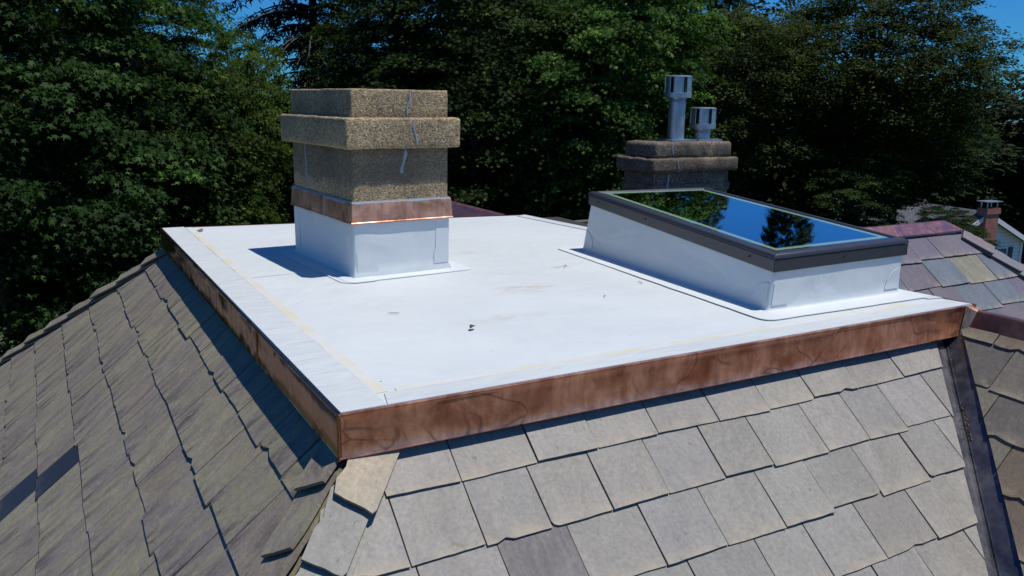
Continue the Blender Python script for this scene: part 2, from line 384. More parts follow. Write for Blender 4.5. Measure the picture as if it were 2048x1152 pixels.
dv = (Vector((*D, 0))-Vector((*C, 0))).normalized(); hchild(fascia('fascia', D, C, M_cuD, (-dv.y, dv.x), n=10))
dv = (Vector((*B, 0))-Vector((*D, 0))).normalized(); hchild(fascia('fascia', B, D, M_cuD, (-dv.y, dv.x), n=10))
# corner seam and joint
for p_, r_ in (((-.002, -.002), .006), ((-.004, 1.35), .004)):
    mb = MB(); mb.tube([(*p_, -FH), (*p_, .003)], [r_, r_], 8); sub(mb.obj('fascia_seam', M_cuL), f2)

# slopes -----------------------------------------------------
LN = math.sqrt(1+S*S); exF = .2125*LN
# front: u = x, v up-slope; point (x, y) -> v = y*LN   (O at y=0,z=Z0)
OF = Vector((0, 0, Z0)); UF = Vector((1, 0, 0)); VF = Vector((0, 1, S)).normalized()
P_tan = [(.255, .246, .225), (.278, .268, .243), (.236, .229, .212), (.262, .252, .223), (.248, .245, .231), (.222, .214, .197), (.268, .258, .236)]
buttsF = [(-.081-.2125*k)*LN for k in range(-1, 15)]
# near hip: x = y -> clip u >= y = v/LN ; keep  -u + v/LN <= -d
v0v = (3.728, -.051); vdx = .884  # valley: x = 3.728 + .884*(y+.051)
clipF = [((0, 1), .10*LN), ((-1, 1/LN), -.02), ((1, -vdx/LN), 3.728+vdx*.051-.105)]
front = slope('slate_slope', M_slF, None, OF, UF, VF, buttsF, (-3.6, 4.2), (.30, .385), clipF, P_tan,
      special=[(.84, -.38*LN, (.13, .12, .125))], label='sunlit grey and tan slate slope in front, below the brown copper fascia', exp=exF)
hchild(front)
# left: plane z = Z0 + S x, u along -y (so that U x V = normal up-left)
UL = Vector((0, -1, 0)); VL = Vector((1, 0, S)).normalized(); exL = .236*LN
P_left = [(.20, .19, .14), (.235, .22, .15), (.155, .14, .125), (.19, .182, .165), (.17, .165, .125), (.25, .235, .16), (.165, .13, .125)]
buttsL = [(-.135-.236*k)*LN for k in range(-1, 14)]
# near hip  y >= x : -u >= v/LN -> u + v/LN <= 0 ; far hip y <= 5.2 - x : -u <= 5.2 - v/LN... region widens down: y <= 5.2 - x
clipL = [((0, 1), .10*LN), ((1, 1/LN), -.02), ((-1, 1/LN), 5.22-.02)]
left = slope('slate_slope', M_slL, None, Vector((0, 0, Z0)), UL, VL, buttsL, (-9.2, 3.6), (.30, .47), clipL, P_left,
      special=[(-2.45, -.98*LN, (.018, .026, .045)), (-2.64, -1.18*LN, (.018, .026, .045))], label='weathered streaky olive slate slope on the left side', exp=exL, rough=1.25)
hchild(left)
# back slope (z falls towards +y), right slope
UB = Vector((-1, 0, 0)); VB = Vector((0, -1, S)).normalized()
back = slope('slate_slope', M_slP, None, Vector((0, 5.2, Z0)), UB, VB, [(-.09-.2125*k)*LN for k in range(-1, 13)], (-7.5, 3.4), (.30, .385), [((0, 1), .1*LN), ((1, 1/LN), 0.0)], P_left, label='slate slope behind the flat roof', exp=exF)
hchild(back)
URt = Vector((0, 1, 0)); VRt = Vector((-1, 0, S)).normalized()
rightsl = slope('slate_slope', M_slP, None, Vector((3.98, 0, Z0)), URt, VRt, [(-.09-.2125*k)*LN for k in range(-1, 6)], (.4, 5.6), (.30, .385), [((0, 1), .02)], P_tan, label='slate slope on the right of the flat roof', exp=exF)
hchild(rightsl)
# underlay sheets
mb = MB()
mb.prism([(-3.6, -3.6, Z0-S*3.6-.02), (.42, -3.6, Z0-S*3.6-.02), (3.74, -.03, Z0-.04), (3.74, .08, Z0+.05), (.08, .08, Z0+.05)][::1],
         [(-3.6, -3.6, Z0-S*3.6-.004), (.42, -3.6, Z0-S*3.6-.004), (3.74, -.03, Z0-.03+.004), (3.74, .08, Z0+.065), (.08, .08, Z0+.065)])
mb2 = MB(); zz = Z0-S*3.6-.004
mb2.poly([(-3.6, 8.8, zz), (-3.6, -3.6, zz), (.08, .08, Z0+.06), (.08, 5.12, Z0+.06)])
mb2.poly([(-3.6, -3.6, zz), (.55, -3.6, zz), (3.75, -.03, Z0-.03), (3.75, .08, Z0+.06), (.08, .08, Z0+.06)])
mb2.poly([(6.5, 8.8, zz), (-3.6, 8.8, zz), (.08, 5.12, Z0+.06), (3.9, 5.12, Z0+.06)])
hchild(mb2.obj('roof_boards', M_under))
# hip slates: direction down the hip in plan (-1,-1)
def hip_slates(name, O, U, Vv, dirv, side, width, start, exp, n, mat, pal, lift=.055, parent=None, smin=-9.):
    """dirv: hip direction (down) in (u,v) of that slope, side: unit (u,v) vector pointing into the slope"""
    sl = []; d = Vector(dirv).normalized(); sd = Vector(side).normalized()
    for k in range(n):
        s1 = start+exp*(k+1); s0 = max(smin, s1-exp*2.0); w = width*random.uniform(.92, 1.08)
        def pt(s, t): q = d*s+sd*t; return (q.x, q.y)
        P = [pt(s0, 0)]
        m = 9
        for q in range(1, m+1): P.append(pt(s0+(s1-s0)*q/m, -.012+random.uniform(-.012, .012)))
        skew = random.uniform(-.02, .04)
        for q in range(1, 4): P.append(pt(s1+skew*q/4+random.uniform(-.004, .004), w*q/4))
        P.append(pt(s1+skew, w-.01)); P.append(pt(s1+skew-.02, w)); P.append(pt(s0, w))
        ori = sum(P[i][0]*P[(i+1) % len(P)][1]-P[(i+1) % len(P)][0]*P[i][1] for i in range(len(P)))
        if ori < 0: P = P[::-1]
        t1 = jit(random.choice(pal[1:] if start < .2 else pal)); hh = lift+random.uniform(-.004, .01)
        if k == 0 and start < .2: t1 = pal[0]
        ax = Vector((d.x, d.y))
        sl.append(dict(outline=P, h=(lambda a, b, s1=s1, hh=hh, L=exp*2: .022+hh*max(0., 1-(s1-(a*ax.x+b*ax.y))/L)), t=.016, tint=t1, ang=math.atan2(-d.x, d.y)))
    return build_slates(name, mat, parent, O, U, Vv, sl)
hn = math.sqrt(2+S*S); 
# front plane hip direction (u,v) = (-1, -LN); perpendicular into the slope: (LN, -1)
hip1 = hip_slates('hip_slates', OF, UF, VF, (-1, -LN), (LN, -1), .165, -.185, .275, 16, M_slF, [(.36, .31, .225)]+P_tan, parent=front, lift=.06)
# left plane: u=-y ; hip (x=-1,y=-1): (u,v)=(+1,-LN) ; into slope (towards +y => -u): (-LN,-1)
hip2 = hip_slates('hip_slates', Vector((0, 0, Z0)), UL, VL, (1, -LN), (-LN, -1), .165, -.22, .275, 16, M_slL, P_left, parent=left, lift=.065)
# far hip on left plane from (0,5.2): (x=-1,y=+1): (u,v)=(-1,-LN); into slope (towards -y => +u): (LN,-1)
hip3 = hip_slates('hip_slates', Vector((0, 5.2, Z0)), UL, VL, (-1, -LN), (LN, -1), .11, -.2, .34, 15, M_slL, P_left, parent=left, lift=.06)
for o in (hip1, hip2, hip3): o.parent = front if o is hip1 else left

# right wing: plane z = cR + .973 x, ridge copper along -y at x ~ 3.9
KR = .973; cR = -.314-KR*3.728; LR = math.sqrt(1+KR*KR)
OR = Vector((0, 0, cR)); UR = Vector((0, -1, 0)); VR = Vector((1, 0, KR)).normalized()
buttsR = [(3.655-.197*k)*LR for k in range(-1, 15)]
# valley: x = 3.728+.884(y+.051) -> keep x >= that + margin: y = -u: v/LR + .884 u >= 3.773 + m
clipR = [((-vdx, -1/LR), -(3.728+vdx*.051)-.125), ((0, 1/LR), 3.92)]
P_r = [(.17, .15, .11), (.15, .135, .11), (.15, .115, .085), (.185, .17, .13), (.13, .12, .11)]
rw = slope('slate_slope', M_slR, None, OR, UR, VR, buttsR, (-.3, 4.2), (.30, .40), clipR, P_r, label='brownish slate slope on the far right side of the valley', exp=.197*LR, rough=1.2)
hchild(rw)
mb = MB(); zr = lambda x: cR+KR*x
mb.poly([(3.9, .12, zr(3.9)), (3.76, -.02, zr(3.76)), (.86, -3.3, zr(.86)), (.6, -4.2, zr(.6)), (3.9, -4.2, zr(3.9))])
mb.poly([(3.93, .3, -.1), (3.93, -4.2, -.1), (7.2, -4.2, -3.3), (7.2, .3, -3.3)])
hchild(mb.obj('roof_boards', M_under))
outer = slope('slate_slope', M_slP, None, Vector((3.95, 0, -.12)), URt, Vector((-1, 0, .97)).normalized(), [(-.2*k-.2)*1.39 for k in range(-1, 15)], (-4.2, .35), (.30, .385), [((0, 1), -.03)], P_tan, label='slate slope on the hidden side of the front wing', exp=.28)
hchild(outer)
# ridge cap of right wing (front) : profile swept along -y
def ridge_cap(name, xs, y0, y1, mat, n=24, wav=.004):
    mb = MB()
    for i in range(n+1):
        y = y0+(y1-y0)*i/n
        for (x, z) in xs: w = wav*noise.noise(Vector((y*2.5, z*6, 1))); mb.V.append((x+w, y, z+w*.5))
    R = len(xs)
    for i in range(n):
        for j in range(R-1): a = i*R+j; mb.F.append((a, a+1, a+R+1, a+R))
    return mb.obj(name, mat, None)
rc = hchild(ridge_cap('ridge_cap', [(3.862, -.186), (3.870, -.180), (3.900, -.10), (3.930, -.026), (3.936, -.020), (3.99, -.022), (4.10, -.16)], -.003, -4.2, M_cuD)); rc['label'] = 'brown copper ridge cap running off the right side'
# folded corner piece where fascia meets the ridge cap
mb = MB(); mb.V = [(3.86, -.005, -.188), (3.875, -.007, -.10), (3.895, -.007, .003), (3.94, -.012, .004), (3.995, .0, .005), (3.985, .0, -.04), (3.950, -.05, -.017), (3.932, -.055, -.024), (3.902, -.05, -.104), (3.868, -.045, -.184)]
mb.F = [(0, 9, 8, 1), (1, 8, 7, 2), (2, 7, 6, 3), (3, 6, 5, 4)]; hchild(mb.obj('corner_flashing', M_cuF))
# valley liner
def vp_(y, side, d):  # point beside valley line at plan y
    x = 3.728+vdx*(y+.051)
    if side < 0: xx = x-d; return (xx, y, Z0+S*y+.006)
    if side > 0: xx = x+d; return (xx, y, zr(xx)+.006)
    return (x, y, Z0+S*y+.022)
mb = MB(); n = 40
for i in range(n+1):
    y = .08-3.9*i/n; w = .004*noise.noise(Vector((y*3, 0, 0)))
    for s_, d in ((-1, .18), (-1, .03), (-1, .008), (0, 0), (1, .008), (1, .03), (1, .18)):
        p = vp_(y, s_, d); mb.V.append((p[0]+w, p[1], p[2]+(w if s_ else 0)))
for i in range(n):
    for j in range(6): a = i*7+j; mb.F.append((a, a+7, a+8, a+1))
vf = hchild(mb.obj('valley_flashing', M_val)); vf['label'] = 'dark copper valley flashing between two slate slopes'
# debris in the valley
mb = MB()
for k in range(26):
    y = -.33+random.uniform(-.10, .06); x = 3.728+vdx*(y+.051)+random.uniform(.0, .03); z = Z0+S*y+.03; r = .008
    a = random.uniform(0, 3); mb.prism([(x, y, z), (x+r*math.cos(a)*2, y+r*math.sin(a)*2, z), (x+r*math.cos(a+1), y+r*math.sin(a+1), z+.004)], [(x, y, z+.004), (x+r*math.cos(a)*2, y+r*math.sin(a)*2, z+.006), (x+r*math.cos(a+1), y+r*math.sin(a+1), z+.008)])
tag(mb.obj('leaf_litter', simple('litter', (.22, .11, .04), .8)), 'small clump of dry brown leaf litter lying in the dark copper valley', 'debris', kind='stuff')

# purple wing behind right: plane z=-1.35+.86y, ridge at y~1.66
ZP = -1.35
P_pur = [(.135, .115, .14), (.115, .145, .17), (.145, .12, .14), (.13, .155, .18), (.13, .115, .155), (.115, .14, .17), (.14, .125, .145)]
buttsP = [(1.43-.205*k)*LN for k in range(-1, 16)]
# hip from (6.36,1.63): x = 6.36-(y-1.63) -> keep x + y <= 7.99 - margin
clipP = [((1, 1/LN), 7.97), ((0, 1/LN), 1.66)]
pw = slope('slate_slope', M_slP, None, Vector((0, 0, ZP)), UF, VF, buttsP, (4.0, 9.8), (.28, .42), clipP, P_pur,
    special=[(6.15, 1.30*LN, (.21, .20, .14))], label='purple and green slate slope beyond the right end of the deck', exp=.205*LN, rough=1.2)
hchild(pw)
hip4 = hip_slates('hip_slates', Vector((6.36, 1.63, ZP+S*1.63)), UF, VF, (1, -LN), (-LN, -1), .12, .0, .30, 10, M_slP, [(.20, .165, .17), (.18, .17, .19), (.32, .28, .20)], parent=pw, lift=.05, smin=0.)
mb = MB(); zq = lambda y: ZP+S*y-.004
mb.poly([(4.02, -2.2, zq(-2.2)), (10.2, -2.2, zq(-2.2)), (6.36, 1.66, zq(1.66)), (4.02, 1.66, zq(1.66))])
mb.poly([(4.02, 1.66, zq(1.66)), (6.36, 1.66, zq(1.66)), (10.2, 5.5, zq(-2.2)), (4.02, 5.5, zq(-2.2))])
mb.poly([(6.36, 1.66, zq(1.66)), (10.2, -2.2, zq(-2.2)), (10.2, 5.5, zq(-2.2))])
hchild(mb.obj('roof_boards', M_under))
mb = MB(); rows = [(1.56, -.045), (1.58, .03+.012), (1.625, .085), (1.70, .135), (1.72, .135), (1.80, .06)]
rows = [(1.600, ZP+S*1.600+.050), (1.602, ZP+S*1.602+.062), (1.715, .165), (1.735, .168), (1.85, .08)]
n = 20
for i in range(n+1):
    t = i/n
    for (y, z) in rows:
        x = 4.05+(6.36+.0-(y-1.60)*1.0-4.05+(.0 if y < 1.73 else (y-1.73)*2))*t; mb.V.append((x, y, z+.003*noise.noise(Vector((x*3, y*9, 0)))))
R = len(rows)
for i in range(n):
    for j in range(R-1): a = i*R+j; mb.F.append((a, a+R, a+R+1, a+1))
pc = hchild(mb.obj('ridge_cap', M_cuP)); pc['label'] = 'purple tarnished copper ridge cap behind the skylight'
# back wing going +y from the far corner
hchild(ridge_cap('ridge_cap', [(3.20, -.13), (3.34, -.02), (3.40, -.01), (3.55, -.15)], 4.85, 8.2, M_cuP))
bw = slope('slate_slope', M_slR, None, Vector((3.3, 0, -.12)), UL, VR, [(-.06-.2*k)*LR for k in range(0, 12)], (-8.2, -4.9), (.3, .4), [((0, 1), -.03)], P_r, label='slate slope of the back wing', exp=.28)
hchild(bw)
mb = MB(); mb.poly([(3.36, 4.7, -.06), (3.36, 8.2, -.06), (.4, 8.2, -2.98), (.4, 4.7, -2.98)]); mb.poly([(3.38, 4.7, -.06), (6.5, 4.7, -3.1), (6.5, 8.2, -3.1), (3.38, 8.2, -.06)]); hchild(mb.obj('roof_boards', M_under))

# ------------------------------------------------------------ chimneys
def mk_concrete(name, dark=0., pal=None, zshade=None):
    m = NM(name); v = m.co()
    vo = m.n('ShaderNodeTexVoronoi', Vector=v, Scale=95.0); vo2 = m.n('ShaderNodeTexVoronoi', {'feature': 'F1'}, Vector=v, Scale=38.0)
    pal = pal or [(.0, (.46, .35, .19)), (.25, (.20, .165, .115)), (.45, (.56, .46, .27)), (.62, (.23, .195, .16)), (.8, (.66, .55, .36)), (1, (.07, .06, .05))]
    sepc = m.n('ShaderNodeSeparateColor', _0=vo.outputs[1]).outputs[0]
    base = m.mix(.2, m.ramp(sepc, pal), m.ramp(m.noise(v, 26, 5, .7), [(.3, (.14, .115, .08)), (.7, (.46, .38, .25))]))
    mortar = m.ramp(m.noise(v, 4, 6, .6), [(.55, 0), (.68, 1)])
    base = m.mix(m.math('MULTIPLY', mortar, .55), base, (.42, .35, .22))
    pit = m.ramp(m.noise(v, 75, 3, .5), [(.60, 0), (.68, 1)]); base = m.mix(m.math('MULTIPLY', pit, .65), base, (.05, .045, .035))
    dk = m.ramp(m.noise(m.co(loc=(4, 4, 2)), 2.2, 6, .6), [(.45, 0), (.65, 1)])
    base = m.mix(m.math('MULTIPLY', dk, .35+dark), base, (.085, .075, .065)); base = m.mix(1, base, (1.0, .94, .86), 'MULTIPLY')
    if zshade:  # darkens above this height: the corbel's shadow painted into the shaft colour
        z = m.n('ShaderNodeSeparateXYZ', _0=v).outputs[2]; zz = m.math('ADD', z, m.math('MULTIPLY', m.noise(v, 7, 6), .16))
        base = m.mix(m.math('MULTIPLY', m.ramp(zz, [((zshade)/1., 0), ((zshade+.05)/1., 1)]), .55), base, (.075, .07, .065))
    m.P(Base_Color=base, Roughness=.92, Specular_IOR_Level=.2)
    h = m.math('ADD', m.math('MULTIPLY', vo.outputs[0], -1.2), m.noise(v, 70, 5, .7)); m.P(Normal=m.bump(h, .38, .012)); return m.m
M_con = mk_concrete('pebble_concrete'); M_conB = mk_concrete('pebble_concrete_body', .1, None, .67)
M_con2 = mk_concrete('dark_concrete', .35, [(.0, (.11, .085, .075)), (.3, (.06, .053, .05)), (.55, (.12, .095, .085)), (.8, (.30, .29, .29)), (1, (.035, .03, .03))])
M_seal = simple('grey_sealant', (.27, .31, .35), .5, 0, .2); M_mortar = simple('grey_mortar', (.30, .31, .31), .8, 0, .4)
M_steel = simple('galvanised_steel', (.46, .49, .53), .38, .85, .05, 40, .3); M_steelD = simple('vent_shadow_steel', (.10, .11, .12), .5, .6)
def rbox(x0, y0, z0, x1, y1, z1, bev=.02, seg=3, cuts=10, amp=.004, freq=18, taper=0):
    bm = bmesh.new(); bmesh.ops.create_cube(bm, size=1)
    for v in bm.verts: v.co = Vector((x0+(v.co.x+.5)*(x1-x0), y0+(v.co.y+.5)*(y1-y0), z0+(v.co.z+.5)*(z1-z0)))
    if bev: bmesh.ops.bevel(bm, geom=bm.edges[:], offset=bev, segments=seg, profile=.5, affect='EDGES')
    for it in range(5):
        lg = [e for e in bm.edges if e.calc_length() > (max(x1-x0, y1-y0))/cuts]
        if not lg: break
        bmesh.ops.subdivide_edges(bm, edges=lg, cuts=1, use_grid_fill=True)
    bmesh.ops.triangulate(bm, faces=[f for f in bm.faces if len(f.verts) > 4])
    if amp:
        for v in bm.verts:
            p = v.co*freq; v.co += Vector((noise.noise(p), noise.noise(p+Vector((9, 0, 0))), noise.noise(p+Vector((0, 9, 0)))))*amp
    return bm
def ribbon(name, pts, w, t, nrm, mat, parent, loc, rz):
    """caulk line: points in local coords on a face; nrm local outward"""
    mb = MB(); nrm = Vector(nrm)
    pp = [Vector(p) for p in pts]; fine = []
    for i in range(len(pp)-1):
        for k in range(4): fine.append(pp[i].lerp(pp[i+1], k/4))
    fine.append(pp[-1]); n = len(fine)
    for i, p in enumerate(fine):
        d = (fine[min(i+1, n-1)]-fine[max(i-1, 0)]).normalized(); sd = d.cross(nrm).normalized()
        ww = w*(.55+.8*abs(noise.noise(p*22))+.25*random.random())*(.3 if i in (0, n-1) else 1); p = p+sd*.006*noise.noise(p*40)
        for q, o in ((-1, 0), (-.5, 1), (.5, 1), (1, 0)): mb.V.append(tuple(p+sd*ww*q+nrm*(t*o-.003*(1-o))))
    for i in range(n-1):
        for j in range(3): a = i*4+j; mb.F.append((a, a+1, a+5, a+4))
    o = mb.obj(name, mat, parent, True); return o
CW, CD = .726, 1.15
chim = empty('chimney', (.866, 2.345, 0)); chim.rotation_euler.z = .075; hchild(chim)
chim['label'] = 'near tan pebble concrete chimney with copper flashing on a white base'
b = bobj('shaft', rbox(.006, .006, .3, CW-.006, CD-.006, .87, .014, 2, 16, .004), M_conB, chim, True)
b = bobj('corbel', rbox(-.060, -.060, .857, CW+.060, CD+.060, 1.057, .018, 3, 20, .004, 16), M_con, chim, True)
b = bobj('cap', rbox(.008, .008, 1.05, CW-.004, CD-.008, 1.238, .012, 3, 18, .005, 14), M_con, chim, True)
b['label'] = 'concrete cap block'
def frustum_skirt(z0, z1, o0, o1, w, d, mat, name, parent, hem=.004, dzb=0., n=20, wav=0.):
    mb = MB(); prof = [(o0+hem, z0-.008), (o0+hem, z0), (o0, z0+.004), ((o0+o1)/2, (z0+z1)/2), (o1, z1), (o1-.012, z1+.002)]
    R = len(prof)
    for (o, z) in prof:
        cs = [(-o, -o), (w+o, -o), (w+o, d+o), (-o, d+o)]
        for k in range(4):
            a = Vector((*cs[k], 0)); c = Vector((*cs[(k+1) % 4], 0))
            for i in range(n):
                p = a.lerp(c, i/n); q = p+Vector((noise.noise(p*6+Vector((0, 0, z)))*wav, noise.noise(p*5+Vector((3, 0, z)))*wav, 0)); mb.V.append((q.x, q.y, z+dzb*(p.y/d)))
    K = 4*n
    for r in range(R-1):
        for i in range(K): j = (i+1) % K; mb.F.append((r*K+i, r*K+j, (r+1)*K+j, (r+1)*K+i))
    return mb.obj(name, mat, parent)
frustum_skirt(.374, .502, .016, .008, CW, CD, M_cuC, 'copper_flashing', chim, dzb=.008, wav=.003)
frustum_skirt(.500, .512, .006, .003, CW, CD, M_seal, 'sealant_bead', chim, hem=.002, dzb=.008)
# white base (membrane wrapped) with soft vertical edges and a cove foot
def base_wrap(parent, w, d, h, mat, cove=.02, name='membrane_base'):
    bm = rbox(0, 0, -.02, w, d, h, .016, 4, 16, .0025, 5)
    for v in bm.verts:
        if v.co.z < .05:
            k = (1-max(0, v.co.z)/.05)**2*cove
            v.co.x += k*(-1 if v.co.x < w*.1 else 1 if v.co.x > w*.9 else 0); v.co.y += k*(-1 if v.co.y < d*.1 else 1 if v.co.y > d*.9 else 0)
    return bobj(name, bm, mat, parent, True)
base_wrap(chim, CW, CD, .40, M_curb)
def flap(name, pts, z, parent, mat=M_curb, t=.004):
    return strip(name, pts, z, mat, parent, t)
def rrect(x0, y0, x1, y1, r, n=6, jag=.004):
    P = []
    for cx, cy, a0 in ((x0+r, y0+r, math.pi), (x1-r, y0+r, 1.5*math.pi), (x1-r, y1-r, 0), (x0+r, y1-r, .5*math.pi)):
        for i in range(n+1): a = a0+.5*math.pi*i/n; P.append((cx+r*math.cos(a), cy+r*math.sin(a)))
    out = []
    for i in range(len(P)):
        a = Vector(P[i]); c = Vector(P[(i+1) % len(P)]); m = max(1, int((c-a).length/.08))
        for k in range(m): q = a.lerp(c, k/m); out.append((q.x+jag*noise.noise(Vector((q.x*9, q.y*9, 2))), q.y+jag*noise.noise(Vector((q.x*9, q.y*9, 8)))))
    return out
flap('membrane_flange', rrect(-.13, -.13, CW+.13, CD+.13, .07), .0062, chim)
flap('membrane_flange', rrect(-.10, -.15, .12, .08, .06), .0085, chim)
# lap seams on the base (thin raised patches)
def wall_patch(parent, pts, o, axis, mat=M_curb, t=.003, name='corner_patch'):
    mb = MB()
    if axis == 'y': mb.prism([(x, o, z) for x, z in pts], [(x, o-t, z) for x, z in pts])
    else: mb.prism([(o, y, z) for y, z in pts], [(o-t, y, z) for y, z in pts])
    return mb.obj(name, mat, parent)
def arcp(cx, r, n=14, a0=0, a1=math.pi, z0=.0): return [(cx+r*math.cos(a0+(a1-a0)*i/n), z0+r*1.1*math.sin(a0+(a1-a0)*i/n)) for i in range(n+1)]
wall_patch(chim, [(.60, .05), (CW-.012, .05), (CW-.012, .372), (.615, .372), (.612, .16), (.60, .12)], -.001, 'y')
wall_patch(chim, arcp(.02, .16, 10, 0, math.pi/2)+[(.02, .02)], -.001, 'y')
wall_patch(chim, [(CD-.12, .03), (CD-.015, .03), (CD-.015, .372), (CD-.12, .372)], -.001, 'x')
# caulk cracks
x = .455
ribbon('crack_sealant', [(x-.03, 0.002, 1.225), (x-.025, 0.002, 1.18), (x-.05, 0.002, 1.12), (x-.05, 0.002, 1.065)], .009, .004, (0, -1, 0), M_seal, chim, None, 0)
ribbon('crack_sealant', [(x-.03, -.062, 1.04), (x-.035, -.062, .99), (x-.015, -.062, .93), (x-.01, -.062, .875)], .009, .004, (0, -1, 0), M_seal, chim, None, 0)
ribbon('crack_sealant', [(x-.06, 0.003, .85), (x-.07, 0.003, .79), (x-.09, 0.003, .73), (x-.10, 0.003, .69)], .014, .004, (0, -1, 0), M_seal, chim, None, 0)
ribbon('crack_sealant', [(.004, .86, .85), (.004, .85, .7), (.004, .84, .52)], .008, .005, (-1, 0, 0), M_seal, chim, None, 0)

K2 = 1.513; p2_ = CAM+(Vector((4.07, 3.22, 0))-CAM)*K2; ch2 = empty('chimney', p2_); ch2.scale = (K2, K2, K2); hchild(ch2); ch2['label'] = 'far dark concrete chimney carrying two steel flue vents'
W2, D2 = .93, .47
bobj('shaft', rbox(-.0, -.0, -3.6, W2, D2, .56, .012, 2, 12, .006), M_con2, ch2, True)
bobj('corbel', rbox(-.062, -.062, .547, W2+.062, D2+.062, .675, .025, 3, 22, .009, 14), M_con2, ch2, True)
bobj('cap', rbox(-.01, -.01, .665, W2+.02, D2+.0, .822, .036, 3, 22, .011, 13), M_con2, ch2, True)
bobj('mortar_ledge', rbox(-.012, -.012, .36, W2+.012, D2+.012, .43, .008, 2, 14, .005), M_con2, ch2, True)
ribbon('crack_sealant', [(.20, -.012, .81), (.19, -.012, .76), (.21, -.012, .70)], .009, .004, (0, -1, 0), M_seal, ch2, None, 0)
ribbon('crack_sealant', [(.22, -.066, .66), (.23, -.066, .61), (.235, -.066, .565)], .009, .004, (0, -1, 0), M_seal, ch2, None, 0)
ribbon('crack_sealant', [(.17, -.014, .53), (.16, -.014, .47), (.15, -.016, .42), (.15, -.014, .30)], .011, .006, (0, -1, 0), M_seal, ch2, None, 0)
def vent(parent, x, y, z0, zt, r, rp, label):
    mb = MB(); hh = .20; zb = zt-hh
    mb.box((x-.145, y-.13, z0-.02), (x+.145, y+.13, z0+.022))
    mb.lathe([(rp, z0+.02), (rp, zb-.055), (rp+.006, zb-.053), (rp+.006, zb-.045), (rp, zb-.043), (rp*.92, zb-.02), (rp*1.02, zb-.015), (rp*1.05, zb+.0)], (x, y, 0), 32)
    mb.lathe([(.001, zb+.0), (r*1.04, zb+.0), (r*1.04, zb+.045), (r*.98, zb+.047), (r*.7, zb+.047)], (x, y, 0), 40)
    mb.lathe([(.001, zt+.004), (r*.9, zt+.002), (r*1.02, zt-.006), (r*1.02, zt-.012), (r*.6, zt-.014)], (x, y, 0), 40)
    for k in range(6):
        a = math.radians(232)+k*math.pi/3; mb.lathe([(r*.97, zb+.045), (r*.97, zt-.010)], (x, y, 0), 5, a-.33, a+.33)
        mb.lathe([(r*.93, zt-.010), (r*.93, zb+.045)], (x, y, 0), 5, a-.33, a+.33)
        for s_ in (-.36, .36): mb.tube([(x+r*.99*math.cos(a+s_), y+r*.99*math.sin(a+s_), zb+.04), (x+r*.99*math.cos(a+s_), y+r*.99*math.sin(a+s_), zt-.008)], [.0035, .0035], 4)
    o = mb.obj('flue_vent', M_steel, parent); o['label'] = label
    o.data.materials.append(M_steelD); nb = len(mb.F)
    m2 = MB(); m2.lathe([(r*.55, zb+.04), (r*.55, zt-.012)], (x, y, 0), 20)
    bm = bmesh.new(); bm.from_mesh(o.data); vs = [bm.verts.new(p) for p in m2.V]
    for f in m2.F:
        ff = bm.faces.new([vs[i] for i in f]); ff.material_index = 1
    bm.to_mesh(o.data); bm.free(); o.data.set_sharp_from_angle(angle=math.radians(30)) if hasattr(o.data, 'set_sharp_from_angle') else None
    o.data.polygons.foreach_set('use_smooth', [True]*len(o.data.polygons)); return o
vent(ch2, .375, .17, .818, 1.43, .125, .080, 'tall steel flue vent with drum hood')
vent(ch2, .735, .20, .818, 1.14, .122, .078, 'short steel flue vent with drum hood')

# ------------------------------------------------------------ skylight
sk = empty('skylight', (0, 0, 0)); hchild(sk); sk['label'] = 'slanted skylight with grey frame and blue reflecting glass on a white curb'
def mk_frame():
    m = NM('grey_frame_paint'); v = m.co()
    m.P(Base_Color=m.mix(m.noise(v, 14, 6), (.042, .045, .056), (.07, .073, .088)), Roughness=.38, Metallic=.35, Specular_IOR_Level=.6, Normal=m.bump(m.noise(v, 120, 3), .08, .003)); return m.m
M_frame = mk_frame(); M_shutd = simple('seam_dark', (.02, .02, .022), .5)
T = [Vector((2.70, .417, .311)), Vector((3.862, .410, .325)), Vector((3.985, 2.43, .458)), Vector((2.891, 2.565, .453))]
cen = sum(T, Vector())/4
def inset_quad(q, d):
    out = []
    for i in range(4):
        p = q[i]; a = (q[(i-1) % 4]-p); c = (q[(i+1) % 4]-p); a2 = Vector((a.x, a.y)).normalized(); c2 = Vector((c.x, c.y)).normalized()
        b2 = (a2+c2).normalized(); sn = abs(a2.x*c2.y-a2.y*c2.x); l = d/max(.2, math.sqrt((1-a2.dot(c2))/2))
        n = (T[1]-T[0]).cross(T[3]-T[0]).normalized(); x, y = p.x+b2.x*l, p.y+b2.y*l
        out.append(Vector((x, y, p.z-(n.x*(x-p.x)+n.y*(y-p.y))/n.z)))
    return out
def qring(prof, mat, name, parent, smooth=True, close=False):
    mb = MB()
    for (d, dz) in prof:
        for p in inset_quad(T, d): mb.V.append((p.x, p.y, p.z+dz))
    for r in range(len(prof)-1):
        for i in range(4): j = (i+1) % 4; mb.F.append((r*4+i, r*4+j, r*4+4+j, r*4+4+i))
    if close: b = (len(prof)-1)*4; mb.F.append((b, b+1, b+2, b+3))
    o = mb.obj(name, mat, parent)
    return o
fr = qring([(.03, -.073), (.0, -.073), (.0, -.002), (.006, .0), (.006, .003), (-.003, .004), (-.003, .014), (.002, .023), (.012, .030), (.026, .033), (.050, .034), (.055, .028), (.055, .0)], M_frame, 'frame', sk)
bm = bmesh.new(); bm.from_mesh(fr.data); bm.to_mesh(fr.data); bm.free()
fr.data.polygons.foreach_set('use_smooth', [True]*len(fr.data.polygons))
if hasattr(fr.data, 'set_sharp_from_angle'): fr.data.set_sharp_from_angle(angle=math.radians(38))
